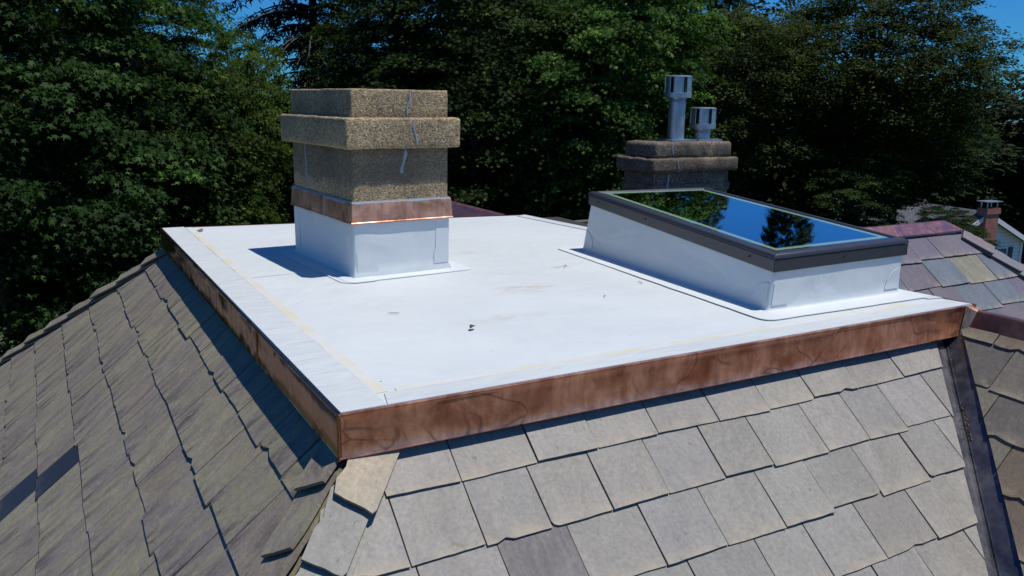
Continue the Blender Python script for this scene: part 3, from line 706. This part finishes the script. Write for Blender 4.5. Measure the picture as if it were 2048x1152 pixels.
# mitre seams
for i in (0, 1, 3):
    mb = MB()
    P0 = T[i]; Q = [inset_quad(T, d)[i]+Vector((0, 0, z)) for d, z in ((-.001, -.072), (-.001, -.002), (-.004, .006), (-.003, .016), (.011, .031), (.05, .0352))]
    mb.tube(Q, [.0022]*len(Q), 5); mb.obj('mitre_seam', M_shutd, sk)
def mk_glass():
    m = NM('skylight_glass'); g = m.n('ShaderNodeBsdfGlossy', Color=(.82, .90, .96, 1), Roughness=.004); t = m.n('ShaderNodeBsdfTransparent', Color=(.55, .75, .68, 1))
    lw = m.ramp(m.n('ShaderNodeFresnel', IOR=1.6).outputs[0], [(0, .55), (.5, .95)])
    mx = m.n('ShaderNodeMixShader', _0=lw, _1=t.outputs[0], _2=g.outputs[0]); m.t.links.new(mx.outputs[0], m.out.inputs[0]); return m.m
M_glass = mk_glass()
q = inset_quad(T, .054); gl = MB(); gl.prism([(p.x, p.y, p.z+.020) for p in q], [(p.x, p.y, p.z+.027) for p in q]); g_ = gl.obj('glass_pane', M_glass, sk)
qring([(.02, -.02), (.115, -.02), (.115, -.03), (.13, -.05), (.13, -.20)], simple('pale_green_lining', (.42, .60, .40), .5), 'inner_lining', sk)
qring([(.13, -.20), (.13, -.20), (.131, -.24)], simple('shaft_dark', (.015, .02, .022), .9), 'unlit_depth_sheet', sk, close=True)  # near-black sheet added to stand in for the shaft's unlit depth
def mk_band():
    m = NM('pale_green_spacer'); t = m.n('ShaderNodeBsdfTransparent'); m.P(Base_Color=(.45, .68, .42, 1), Roughness=.35); mx = m.n('ShaderNodeMixShader', _0=.33, _1=t.outputs[0], _2=m.b.outputs[0]); m.t.links.new(mx.outputs[0], m.out.inputs[0]); return m.m
qring([(.085, .0285), (.125, .0285)], mk_band(), 'spacer_band', sk)
# curb
Bq = [Vector((2.69, .43, 0)), Vector((3.85, .42, 0)), Vector((3.99, 2.47, 0)), Vector((2.865, 2.60, 0))]
Tq = [p+Vector((0, 0, -.05)) for p in inset_quad(T, .012)]
def lerpq(A_, B_, t): return [a.lerp(b, t) for a, b in zip(A_, B_)]
def curb_mesh():
    mb = MB(); levels = []
    for z in (-.03, .0, .006, .02, .045, .09, .2, .5, 1.0):
        t = z if z > .2 else z
        Q = lerpq(Bq, Tq, max(0, t)) if z <= 1 else Tq
        fl = .028*math.exp(-max(0, z)*45)
        Q = [Vector((p.x, p.y, p.z if z >= 0 else -.02)) for p in Q]
        c = sum(Q, Vector())/4; ring = []
        for i in range(4):
            p = Q[i]; a = (Q[(i-1) % 4]-p).normalized(); b2 = (Q[(i+1) % 4]-p).normalized(); out = -(a+b2).normalized(); p2 = p+out*fl*1.4
            r = .022
            for k in range(5):
                tt = k/4; pa = p2+a*r; pb = p2+b2*r; ring.append(pa.lerp(p2, tt).lerp(p2.lerp(pb, tt), tt))
            nx = Q[(i+1) % 4]; an = (Q[i]-nx).normalized(); bn = (Q[(i+2) % 4]-nx).normalized(); nx2 = nx-(an+bn).normalized()*fl*1.4
            s0 = p2+b2*r; s1 = nx2+an*r; nm = Vector((b2.y, -b2.x, 0))
            for k in range(1, 14):
                w = s0.lerp(s1, k/14); ring.append(w+nm*.0022*noise.noise(Vector((w.x*4, w.y*4, w.z*9))))
        levels.append(ring)
    K = len(levels[0])
    for ring in levels: mb.V += [tuple(p) for p in ring]
    for r in range(len(levels)-1):
        for i in range(K): j = (i+1) % K; mb.F.append((r*K+i, r*K+j, (r+1)*K+j, (r+1)*K+i))
    return mb
o = curb_mesh().obj('curb', M_curb, sk, True)
def off(q, d):
    out = []
    for i in range(4):
        p = q[i]; a = (q[(i-1) % 4]-p).normalized(); c = (q[(i+1) % 4]-p).normalized(); out.append(p-(a+c).normalized()*d*1.41)
    return out
oq = off(Bq, .165); P = []
for i in range(4):
    p = oq[i]; a = (oq[(i-1) % 4]-p).normalized(); c = (oq[(i+1) % 4]-p).normalized(); r = .09
    for k in range(6): t = k/5; P.append((p+a*r).lerp(p, t).lerp(p.lerp(p+c*r, t), t))
    nx = oq[(i+1) % 4]; s0 = p+c*r; s1 = nx-(nx-p).normalized()*r
    for k in range(1, 20): w = s0.lerp(s1, k/20); P.append(w+Vector((noise.noise(w*6), noise.noise(w*6+Vector((5, 5, 5))), 0))*.006)
P = [(min(p.x, 3.97-(p.y)*.09), p.y) for p in P]
flap('membrane_flange', P, .0088, sk)
#flap('membrane_flange', [(2.53+.11*math.cos(a)*1.0+.06, .36+.13*math.sin(a)) for a in np.linspace(0, 2*math.pi, 20, endpoint=False)], .0128, sk)
# rounded corner patches on the curb faces
def curb_patch(i, j, s, r):   # on side i->j at corner i
    p = Bq[i]; t = Tq[i]; d = (Bq[j]-p).normalized(); up = (t-p).normalized(); nm = d.cross(up).normalized() if (i, j) in ((0, 1), (1, 2), (2, 3), (3, 0)) else up.cross(d).normalized()
    pts = [p+d*(.02)+up*.04]+[p+d*(.02+r*math.sin(a))+up*(.04+r*1.0*math.cos(a)) for a in np.linspace(math.pi/2, 0, 10)]
    mb = MB(); mb.prism([q_+nm*.001 for q_ in pts], [q_+nm*.0045 for q_ in pts]); mb.obj('corner_patch', M_curb, sk)
curb_patch(0, 1, 0, .13); curb_patch(0, 3, 0, .13); curb_patch(1, 0, 0, .13); curb_patch(3, 0, 0, .13)
# frame screws
for (i, j, f) in ((0, 3, .10), (0, 3, .62), (0, 3, .93), (0, 1, .5)):
    p = T[i].lerp(T[j], f)+Vector((0, 0, -.028)); d = (T[j]-T[i]).normalized(); nm = Vector((-1, 0, 0)) if j == 3 else Vector((0, -1, 0))
    mb = MB(); mb.tube([p, p+nm*.006], [.006, .005], 8); mb.obj('screw', simple('screw_dark', (.015, .015, .015), .4), sk)

# small litter on the deck
def curl_leaf(loc, s, rz, label):
    mb = MB(); K = 8
    for i in range(K+1):
        t = i/K; w = s*.45*math.sin(math.pi*min(1, t*.9+.05)); z = .006+s*.35*math.sin(t*3)
        for q, dz in ((-1, .25), (0, 0), (1, .35)): mb.V.append((s*(t-.5)*1.6, w*q, z+dz*s*.5*abs(q)))
    for i in range(K):
        for j in range(2): a = i*3+j; mb.F.append((a, a+1, a+4, a+3))
    o = mb.obj('dead_leaf', simple('dead_leaf', (.045, .05, .04), .8)); o.location = loc; o.rotation_euler.z = rz
    tag(o, label, 'leaf'); return o
curl_leaf((1.0, .86, .004), .032, .6, 'small curled dark leaf lying in the middle of the white roof deck')
curl_leaf((2.36, 2.07, .003), .018, 1.3, 'tiny brown leaf on the white deck left of the skylight curb')

for k_, (x_, y_, l_, a_) in enumerate(((1.62, 2.75, .10, .5), (.72, 1.35, .07, -.2), (2.5, 1.35, .08, 1.2), (2.05, 1.15, .06, .9))):
    mb = MB(); w_ = .0022
    pts_ = [(x_+l_*t*math.cos(a_)+.008*math.sin(t*5), y_+l_*t*math.sin(a_)+.006*math.cos(t*4), .0085) for t in np.linspace(0, 1, 7)]
    mb.tube(pts_, [w_*.5]+[w_]*5+[w_*.4], 6)
    tag(mb.obj('twig', simple('twig', (.20, .15, .10), .8)), ['thin brown twig on the white deck midway between chimney and skylight', 'thin brown twig on the white deck in front of the chimney', 'thin brown twig on the white deck close to the front left skylight corner', 'short brown twig on the white deck right of the centre stain'][k_], 'twig', 'twigs scattered on the white deck')

# ------------------------------------------------------------ trees
def at(px, py, depth): return CAM+(cf+cr*((px-1024)/FPX)-cu*((py-576)/FPX))*depth
def mk_leaf(name, c1, c2, c3, trans=.35):
    m = NM(name); r = m.attr('rnd', 2); info = m.n('ShaderNodeObjectInfo').outputs[5]
    base = m.ramp(r, [(0, c1), (.55, c2), (.9, c3), (1, tuple(x*1.5 for x in c3))])
    hsv = m.n('ShaderNodeHueSaturation', Hue=m.math('ADD', .485, m.math('MULTIPLY', info, .03)), Saturation=1.0, Value=m.math('ADD', .8, m.math('MULTIPLY', info, .4)), Color=base).outputs[0]
    tn = m.n('ShaderNodeAttribute', {'attribute_type': 'OBJECT', 'attribute_name': 'tone'}).outputs[0]; hsv = m.mix(1, hsv, tn, 'MULTIPLY')  # tone: species variety, and sunlit crowns painted brighter in the leaf colour
    m.P(Base_Color=hsv, Roughness=.6, Specular_IOR_Level=.12)
    tr = m.n('ShaderNodeBsdfTranslucent', Color=m.mix(1, hsv, (1.1, 1.3, .5), 'MULTIPLY'))
    mx = m.n('ShaderNodeMixShader', _0=trans, _1=m.b.outputs[0], _2=tr.outputs[0]); m.t.links.new(mx.outputs[0], m.out.inputs[0]); return m.m
M_lfA = mk_leaf('maple_leaves', (.014, .030, .007), (.030, .060, .014), (.085, .14, .032))
M_lfC = mk_leaf('oak_leaves', (.016, .027, .007), (.028, .043, .012), (.05, .068, .018))
M_lfD = mk_leaf('dark_leaves', (.010, .022, .008), (.018, .036, .012), (.03, .055, .016), .25)
M_nd = mk_leaf('spruce_needles', (.010, .018, .010), (.018, .028, .014), (.03, .04, .02), .1)
M_bark = simple('bark', (.09, .075, .06), .9, 0, .8, 12, .35)
STAR = []
for k in range(10):
    a = math.pi/2+k*math.pi/5+(.0); r = (1.0, .42)[k % 2]
    if k == 5: r = .30
    STAR.append((r*math.cos(a), r*math.sin(a)))
STAR = np.array(STAR)*np.array([1.0, 1.0]); DIAM = np.array([(0, -.9), (.42, -.2), (.38, .3), (0, 1.0), (-.38, .3), (-.42, -.2)])
def leaf_mesh(name, C_, N_, size, tmpl, mat, rnds):
    n = len(C_); K = len(tmpl); N_ = N_/np.linalg.norm(N_, axis=1, keepdims=True)
    ref = np.tile([0., 0., 1.], (n, 1)); rx = rng.normal(size=(n, 3)); e1 = np.cross(N_, rx); e1 /= np.linalg.norm(e1, axis=1, keepdims=True)+1e-9; e2 = np.cross(N_, e1)
    sz = size[:, None, None]
    V = C_[:, None, :]+sz*(tmpl[None, :, 0:1]*e1[:, None, :]+tmpl[None, :, 1:2]*e2[:, None, :])
    # cup the leaf a little so it catches light unevenly
    rr = (tmpl**2).sum(1); V = V-sz*(N_[:, None, :]*(.45*rr)[None, :, None])
    me = bpy.data.meshes.new(name); me.vertices.add(n*K); me.vertices.foreach_set('co', V.astype(np.float32).ravel())
    me.loops.add(n*K); me.loops.foreach_set('vertex_index', np.arange(n*K, dtype=np.int32))
    me.polygons.add(n); me.polygons.foreach_set('loop_start', np.arange(0, n*K, K, dtype=np.int32)); me.polygons.foreach_set('loop_total', np.full(n, K, dtype=np.int32))
    me.update(); a = me.attributes.new('rnd', 'FLOAT', 'FACE'); a.data.foreach_set('value', rnds.astype(np.float32)); me.materials.append(mat); return me
def crown(name, R, nspray, per, size, tmpl, mat, spray_r=.5, rmin=.45, lump=.22, bottom=-1., flat=.28):
    """R: (rx,ry,rz) about origin. returns leaf mesh and limb target points"""
    Cs = []; Ns = []; Sz = []; Rn = []; tips = []
    ph = rng.uniform(0, 6, 9)
    for i in range(nspray):
        while True:
            d = rng.normal(size=3); d /= np.linalg.norm(d)
            if d[2] > bottom: break
        lum = 1+lump*(math.sin(3*d[0]+ph[0])*math.sin(4*d[2]+ph[1])+.6*math.sin(7*d[1]+ph[2])*math.sin(6*d[2]+ph[3])+.35*math.sin(13*d[0]+ph[4])*math.sin(12*d[1]+ph[5]))
        rad = (rmin+(1-rmin)*rng.random()**.45)*lum
        c = d*np.array(R)*rad; tips.append(c)
        out = np.array([d[0], d[1], 0]); out /= np.linalg.norm(out)+1e-6; side = np.array([-out[1], out[0], 0])
        m = int(per*rng.uniform(.6, 1.4)); s = spray_r*rng.uniform(.6, 1.35)
        a = rng.normal(size=m)*.55; b = rng.normal(size=m)*.42; h = rng.normal(size=m)*flat*.5
        P = c+s*(a[:, None]*out+b[:, None]*side)+np.array([0, 0, 1.])*(s*(h-.30*np.maximum(a, 0)**2-.12*b**2))[:, None]
        N = np.array([0, 0, 1.])+out*(.35+.4*np.clip(a, -1, 1))[:, None]+rng.normal(size=(m, 3))*.5
        Cs.append(P); Ns.append(N); Sz.append(size*rng.uniform(.6, 1.25, m)); Rn.append(np.clip(rng.random(m)*.65+.6*(rng.random()-.35), 0, 1))
    me = leaf_mesh(name, np.concatenate(Cs), np.concatenate(Ns), np.concatenate(Sz), tmpl, mat, np.concatenate(Rn))
    return me, tips
def limbs_mesh(tips, base_z, R, n=16, r0=.28, lean=(0, 0)):
    mb = MB(); top = Vector((lean[0], lean[1], R[2]*.55)); b = Vector((0, 0, base_z)); pts = []; N = 9
    for i in range(N+1):
        t = i/N; p = b.lerp(top, t); p.x += .15*math.sin(t*5)*t; p.y += .12*math.sin(t*4+1)*t; pts.append(p)
    mb.tube(pts, [r0*(1.25-1.1*i/N) for i in range(N+1)], 10)
    sel = random.sample(range(len(tips)), min(n, len(tips)))
    for k in sel:
        tip = Vector(tips[k]); t = max(.25, min(.95, (tip.z*.6-base_z)/(top.z-base_z)-.08)); s = pts[int(t*N)]; r = r0*(1.25-1.1*t)*.5
        L = (tip-s).length; q = [s]
        for i in range(1, 6):
            f = i/5; p = s.lerp(tip, f); p.z += L*.12*math.sin(f*math.pi); p += Vector((random.uniform(-1, 1), random.uniform(-1, 1), random.uniform(-1, 1)))*.05*L*(1-f*.3) if i < 5 else Vector(); q.append(p)
        mb.tube(q, [r*(1-.85*i/5) for i in range(6)], 6)
        for w in range(3):
            i = random.choice((2, 3, 4)); e = q[i]+Vector((random.uniform(-1, 1), random.uniform(-1, 1), random.uniform(-.2, .8)))*L*.28
            mb.tube([q[i], q[i].lerp(e, .5)+Vector((0, 0, .05)), e], [r*.35, r*.2, r*.06], 5)
    me = bpy.data.meshes.new('trunk'); me.from_pydata([tuple(v) for v in mb.V], [], mb.F); me.materials.append(M_bark); return me
protos = {}
RA = (3.3, 3.3, 5.2); me, tips = crown('crown', RA, 950, 190, .052, STAR, M_lfA, .50, .5, .13, flat=.22); protos['A'] = (me, limbs_mesh(tips, -13, RA, 18), RA)
RB = (2.9, 2.9, 4.2); me, tips = crown('crown', RB, 750, 160, .055, STAR, M_lfA, .45, .45, .15, flat=.22); protos['B'] = (me, limbs_mesh(tips, -13, RB, 18), RB)
RC = (4.6, 4.6, 5.0); me, tips = crown('crown', RC, 1150, 85, .085, DIAM, M_lfC, .6, .4, .16, flat=.5); protos['C'] = (me, limbs_mesh(tips, -13, RC, 34, .34, (.8, .2)), RC)
RD = (4.0, 4.0, 5.5); me, tips = crown('crown', RD, 800, 50, .16, DIAM, M_lfD, .8, .3, .2, flat=.5); protos['D'] = (me, limbs_mesh(tips, -13, RD, 12), RD)
def tree(px, py, depth, kind, scale, rz, label, name='maple_tree', tone=(1, 1, 1), cat='tree', group='broadleaf trees behind the house'):
    c = at(px, py, depth); me, tr, R = protos[kind]
    t = empty(name, (c.x, c.y, GZ)); t.rotation_euler.z = rz; tag(t, label, cat, group)
    t.scale = (scale, scale, scale) if not isinstance(scale, tuple) else scale
    sz = t.scale[2]
    for nm, m_ in (('crown', me), ('trunk', tr)):
        o = bpy.data.objects.new(nm, m_); col.objects.link(o); o.parent = t; o.location.z = (c.z-GZ)/sz; o['tone'] = [float(x) for x in tone]
    return t
tree(-15, 300, 12.5, 'A', 1.0, .3, 'dark maple at the left border of the photo', 'maple_tree', (.9, 1, 1))
tree(260, 440, 14, 'B', (.80, .80, .70), 1.7, 'low maple with bright tips just above the far left corner of the deck', 'maple_tree', (1.3, 1.35, 1.1))
tree(125, 60, 18, 'A', (.85, .85, .9), 2.9, 'tall dark maple rising out of frame between the left border and the spruce', 'maple_tree', (.8, .85, .8))
tree(490, 345, 15.5, 'B', (.40, .40, .66), 4.2, 'sunlit yellow green maple immediately left of the near chimney', 'maple_tree', (1.9, 1.8, 1.2))  # high tone puts the sun on this crown into its leaf colour
tree(790, 330, 17, 'B', (.70, .70, .72), .9, 'green maple rising right behind the near chimney', 'maple_tree', (1.5, 1.5, 1.1))
tree(960, 220, 15.5, 'A', (.82, .82, .72), 5.1, 'tall dark maple between the two chimneys', 'maple_tree', (.95, .95, .9))
tree(1205, 225, 14.5, 'B', (.66, .66, .74), 2.2, 'bright tipped maple just left of the steel flue vents', 'maple_tree', (1.45, 1.45, 1.1))
tree(1455, 190, 21, 'C', (.58, .58, .40), 3.6, 'thin crowned tree behind the steel flue vents', 'oak_tree', (1.7, 1.55, 1.3))
tree(1735, 150, 22, 'C', (.72, .72, .50), .4, 'large broad oak filling the upper right above the neighbour houses', 'oak_tree', (1.25, 1.25, 1.0))
tree(1460, -20, 32, 'B', (.3, .3, .72), 2.8, 'slender tall maple whose top shows as the small cluster mirrored in the skylight')
tree(1660, -200, 30, 'B', (.34, .34, .8), .8, 'tall maple whose top rises behind the broad oak and mirrors in the skylight')
tree(2190, 350, 56, 'D', (1.15, 1.15, 1.6), 1.2, 'dark narrow tree at the right border beside the blue sky', 'dark_tree')
tree(110, 330, 24, 'D', (1, 1, .8), .5, 'dark tree deep behind the left border maple', 'dark_tree')
tree(400, 450, 25, 'D', (1, 1, .70), 2.5, 'dark tree behind the sunlit maple left of the near chimney', 'dark_tree')
tree(830, 350, 27, 'D', (.80, .80, .70), 3.3, 'dark tree behind the maple at the near chimney', 'dark_tree')
tree(1120, 180, 25, 'D', (1.1, 1.1, .75), 4.1, 'dark tree behind the two maples between the chimneys', 'dark_tree')
tree(1480, 330, 31, 'D', (1.0, 1.0, .85), 5.5, 'dark tree deep behind the flue vents', 'dark_tree')
tree(640, 500, 19, 'B', (.8, .8, .7), .2, 'low leafy maple showing under the corbel of the near chimney', 'maple_tree', (1.3, 1.4, 1.1))
tree(1060, 540, 17, 'B', (.8, .8, .7), 5.9, 'low leafy maple above the back edge of the white deck', 'maple_tree', (1.1, 1.2, 1))
tree(1640, 620, 26, 'B', (.7, .7, .5), 1.1, 'small light green tree above the far edge of the skylight', 'maple_tree', (1.6, 1.6, 1.1))
tree(1800, 290, 25, 'B', (.75, .75, .50), 4.4, 'dark leafy lower tree filling in beneath the broad oak', 'maple_tree', (.7, .75, .65))
tree(1690, 400, 20.5, 'B', (.50, .50, .34), 2.4, 'low dark maple screening the trunk of the broad oak', 'maple_tree', (.8, .85, .7))
tree(1890, 500, 34, 'B', (.55, .55, .45), 3.9, 'low dark maple between the grey shingled roof and the white clapboard house', 'maple_tree', (.7, .75, .7))
tree(1720, 330, 62, 'D', (2.4, 2.4, 1.2), 1.9, 'dark tree mass standing behind the grey shingled house', 'dark_tree')
tree(2060, 370, 62, 'D', (2.0, 2.0, 1.3), 4.9, 'dark tree behind the white clapboard house', 'dark_tree')

# spruce with a straight trunk and drooping boughs
def spruce(px, depth, label):
    c = at(px, 200, depth); H = 20.5; t = empty('spruce_tree', (c.x, c.y, GZ)); tag(t, label, 'tree')
    mb = MB(); mb.tube([(0, 0, 0), (.03, 0, 8), (0, .03, 14), (0, 0, H)], [.30, .17, .12, .02], 10)
    Cs = []; Ns = []; Sz = []
    z = 10.
    while z < H-.3:
        for k in range(5):
            a = random.uniform(0, 6.28); L = (H-z)*.20+.9; L = min(2.6, L)*random.uniform(.7, 1.15); d = Vector((math.cos(a), math.sin(a), 0)); pts = []
            for i in range(7):
                f = i/6; pts.append(Vector((0, 0, z))+d*L*f+Vector((0, 0, .12*L*math.sin(f*2.2)-.40*L*f*f+.10*L*f**4)))
            mb.tube(pts, [.035*(1-.85*i/6) for i in range(7)], 5)
            for i in range(1, 7):
                for w in range(int(26)):
                    p = pts[i].lerp(pts[max(0, i-1)], random.random()); sd = Vector((-d.y, d.x, 0))*random.uniform(-1, 1)*.28*(1.2-i/8)
                    Cs.append(p+sd+Vector((0, 0, -abs(random.gauss(0, .13))))); Ns.append(Vector((random.gauss(0, 1), random.gauss(0, 1), .35))); Sz.append(random.uniform(.05, .10))
        z += random.uniform(.20, .34)
    tri = np.array([(0, -1.6), (.22, -.2), (.14, .8), (-.14, .8), (-.22, -.2)])
    mb.obj('trunk', M_bark, t); m = leaf_mesh('crown', np.array([tuple(v) for v in Cs]), np.array([tuple(v) for v in Ns]), np.array(Sz), tri, M_nd, rng.random(len(Cs)))
    o = bpy.data.objects.new('crown', m); col.objects.link(o); o.parent = t
spruce(633, 21, 'spruce with a straight trunk and drooping boughs against blue sky above the near chimney')

# ------------------------------------------------------------ neighbour houses
def mk_brick(name, sc=3.2):
    m = NM(name); v = m.co(rot=(0, 0, 0)); s3 = m.n('ShaderNodeSeparateXYZ', _0=v)
    vec = m.n('ShaderNodeCombineXYZ', X=m.math('ADD', s3.outputs[0], s3.outputs[1]), Y=s3.outputs[2], Z=0.0).outputs[0]
    b = m.n('ShaderNodeTexBrick', Vector=vec, Color1=(.42, .13, .08, 1), Color2=(.26, .08, .055, 1), Mortar=(.26, .20, .17, 1), Scale=sc, Mortar_Size=.03)
    m.P(Base_Color=b.outputs[0], Roughness=.85); return m.m
M_brick = mk_brick('red_brick'); M_white = simple('white_trim', (.72, .73, .75), .5); M_shut = simple('dark_shutter', (.05, .055, .07), .5)
M_pane = simple('window_pane', (.06, .10, .12), .08, 0); M_sideW = mk_siding('white_siding', (.80, .79, .74), sc=5.2); M_sideT = mk_siding('tan_siding', (.50, .28, .16), sc=5)
def mk_shingle(name, c):
    m = NM(name); v = m.co(); s3 = m.n('ShaderNodeSeparateXYZ', _0=v)
    vec = m.n('ShaderNodeCombineXYZ', X=s3.outputs[0], Y=m.math('MULTIPLY', s3.outputs[2], 1.6), Z=0.0).outputs[0]
    b = m.n('ShaderNodeTexBrick', Vector=vec, Color1=tuple(x*1.15 for x in c)+(1,), Color2=tuple(x*.7 for x in c)+(1,), Mortar=tuple(x*.4 for x in c)+(1,), Scale=2.4, Mortar_Size=.03)
    m.P(Base_Color=m.mix(.3, b.outputs[0], m.noise(v, 6, 4), 'OVERLAY'), Roughness=.9); return m.m
M_shA = mk_shingle('grey_shingles', (.11, .115, .13)); M_shD = mk_shingle('dark_shingles', (.08, .085, .10))
def gable_house(name, loc, rz, w, d, eave, rise, wallm, roofm, label, windows=(), chimney=None, ridge_axis='y'):
    """local frame: front gable wall at y=0 facing -y, x in +-w/2, depth d"""
    h = empty(name, loc); h.rotation_euler.z = rz; tag(h, label, 'house')
    mb = MB(); a = w/2
    if ridge_axis == 'y':
        mb.V = [(-a, 0, 0), (a, 0, 0), (a, 0, eave), (0, 0, eave+rise), (-a, 0, eave), (-a, d, 0), (a, d, 0), (a, d, eave), (0, d, eave+rise), (-a, d, eave)]
        mb.F = [(0, 1, 2, 3, 4), (6, 5, 9, 8, 7), (1, 6, 7, 2), (5, 0, 4, 9)]
        mb.obj('wall', wallm, h); r = MB(); o = .35; k = rise/a
        for s in (-1, 1):
            r.prism([(0, -o, eave+rise+.02), (s*(a+o), -o, eave-o*k+.02), (s*(a+o), d+o, eave-o*k+.02), (0, d+o, eave+rise+.02)][::s],
                    [(0, -o, eave+rise+.20), (s*(a+o), -o, eave-o*k+.20), (s*(a+o), d+o, eave-o*k+.20), (0, d+o, eave+rise+.20)][::s])
        r.obj('roof', roofm, h)
        t = MB()
        for s in (-1, 1):
            t.prism([(0, -o-.06, eave+rise-.10), (s*(a+o), -o-.06, eave-o*k-.10), (s*(a+o), -o-.01, eave-o*k-.10), (0, -o-.01, eave+rise-.10)][::s],
                    [(0, -o-.06, eave+rise+.16), (s*(a+o), -o-.06, eave-o*k+.16), (s*(a+o), -o-.01, eave-o*k+.16), (0, -o-.01, eave+rise+.16)][::s])
        for s in (-1, 1): t.box((s*a-.10, -.05, 0), (s*a+.10, -.003, eave))
        t.obj('trim', M_white, h)
    else:
        mb.V = [(-a, 0, 0), (a, 0, 0), (a, d, 0), (-a, d, 0), (-a, 0, eave), (a, 0, eave), (a, d, eave), (-a, d, eave), (-a, d/2, eave+rise), (a, d/2, eave+rise)]
        mb.F = [(0, 1, 5, 4), (2, 3, 7, 6), (1, 2, 6, 9, 5), (3, 0, 4, 8, 7)]
        mb.obj('wall', wallm, h); r = MB(); o = .4; k = rise/(d/2)
        r.prism([(-a-o, -o, eave-o*k+.02), (a+o, -o, eave-o*k+.02), (a+o, d/2, eave+rise+.02), (-a-o, d/2, eave+rise+.02)], [(-a-o, -o, eave-o*k+.2), (a+o, -o, eave-o*k+.2), (a+o, d/2, eave+rise+.2), (-a-o, d/2, eave+rise+.2)])
        r.prism([(-a-o, d/2, eave+rise+.02), (a+o, d/2, eave+rise+.02), (a+o, d+o, eave-o*k+.02), (-a-o, d+o, eave-o*k+.02)], [(-a-o, d/2, eave+rise+.2), (a+o, d/2, eave+rise+.2), (a+o, d+o, eave-o*k+.2), (-a-o, d+o, eave-o*k+.2)])
        r.obj('roof', roofm, h)
    for (x, z, ww, hh) in windows:
        f = MB(); b = .09
        f.box((x-ww/2-b, -.07, z-b), (x-ww/2, -.004, z+hh+b)); f.box((x+ww/2, -.07, z-b), (x+ww/2+b, -.004, z+hh+b)); f.box((x-ww/2, -.07, z+hh), (x+ww/2, -.004, z+hh+b)); f.box((x-ww/2, -.07, z-b), (x+ww/2, -.004, z)); f.box((x-ww/2, -.055, z+hh/2-.04), (x+ww/2, -.006, z+hh/2+.04))
        wf = f.obj('window', M_white, h); p = MB(); p.box((x-ww/2, -.03, z), (x+ww/2, -.008, z+hh)); p.obj('pane', M_pane, wf)
        for s in (-1, 1):
            q = MB(); cx = x+s*(ww/2+b+.24); q.box((cx-.2, -.06, z-.05), (cx+.2, -.005, z+hh+.05))
            for kk in range(9): zz = z+.05+kk*hh/9; q.box((cx-.15, -.075, zz), (cx+.15, -.061, zz+hh/18))
            q.obj('shutter', M_shut, h)
    if chimney:
        x, cw, cd, ch = chimney; c = MB(); c.box((x-cw/2, -cd, 0), (x+cw/2, -.01, ch)); c.box((x-cw/2-.05, -cd-.05, ch-.30), (x+cw/2+.05, .04, ch-.10)); c.box((x-cw/2-.03, -cd-.03, ch-.08), (x+cw/2+.03, .02, ch)); cc = c.obj('chimney', M_brick, h)
        k = MB(); k.box((x-cw/2-.08, -cd-.08, ch+.33), (x+cw/2+.08, .08, ch+.37))
        for sx in (-1, 1):
            for sy in (-cd+.1, -.1): k.box((x+sx*(cw/2-.1)-.02, sy-.02, ch-.02), (x+sx*(cw/2-.1)+.02, sy+.02, ch+.34))
        k.obj('chimney_cap', M_steel, cc)
    return h
p = at(1957, 500, 45)
gable_house('neighbour_house', (p.x, p.y, GZ), -.10, 6.8, 9, 6.0, 1.6, M_sideW, M_shD, 'white clapboard gabled house with a tall red brick chimney at the right border', windows=[(1.75, 4.25, .85, 1.4)], chimney=(.0, .95, .55, 8.0))
p = at(1770, 430, 40)
gable_house('neighbour_house', (p.x, p.y, GZ), -.62, 5.4, 7, 6.0, 2.4, M_white, M_shA, 'low house with a grey shingled roof seen under the broad oak', ridge_axis='x')
p = at(1600, 300, 58)
gable_house('neighbour_house', (p.x, p.y, GZ), -.35, 9, 8, 9.0, 3, M_sideT, M_shD, 'distant tan walled house glimpsed through the oak leaves', windows=[(-1, 6.5, 1, 1.6)])
p = at(50, 275, 50)
gable_house('neighbour_house', (p.x, p.y, GZ), .1, 7, 8, 9.5, 3, M_sideW, M_shA, 'distant pale house glimpsed through the maples at the far left')
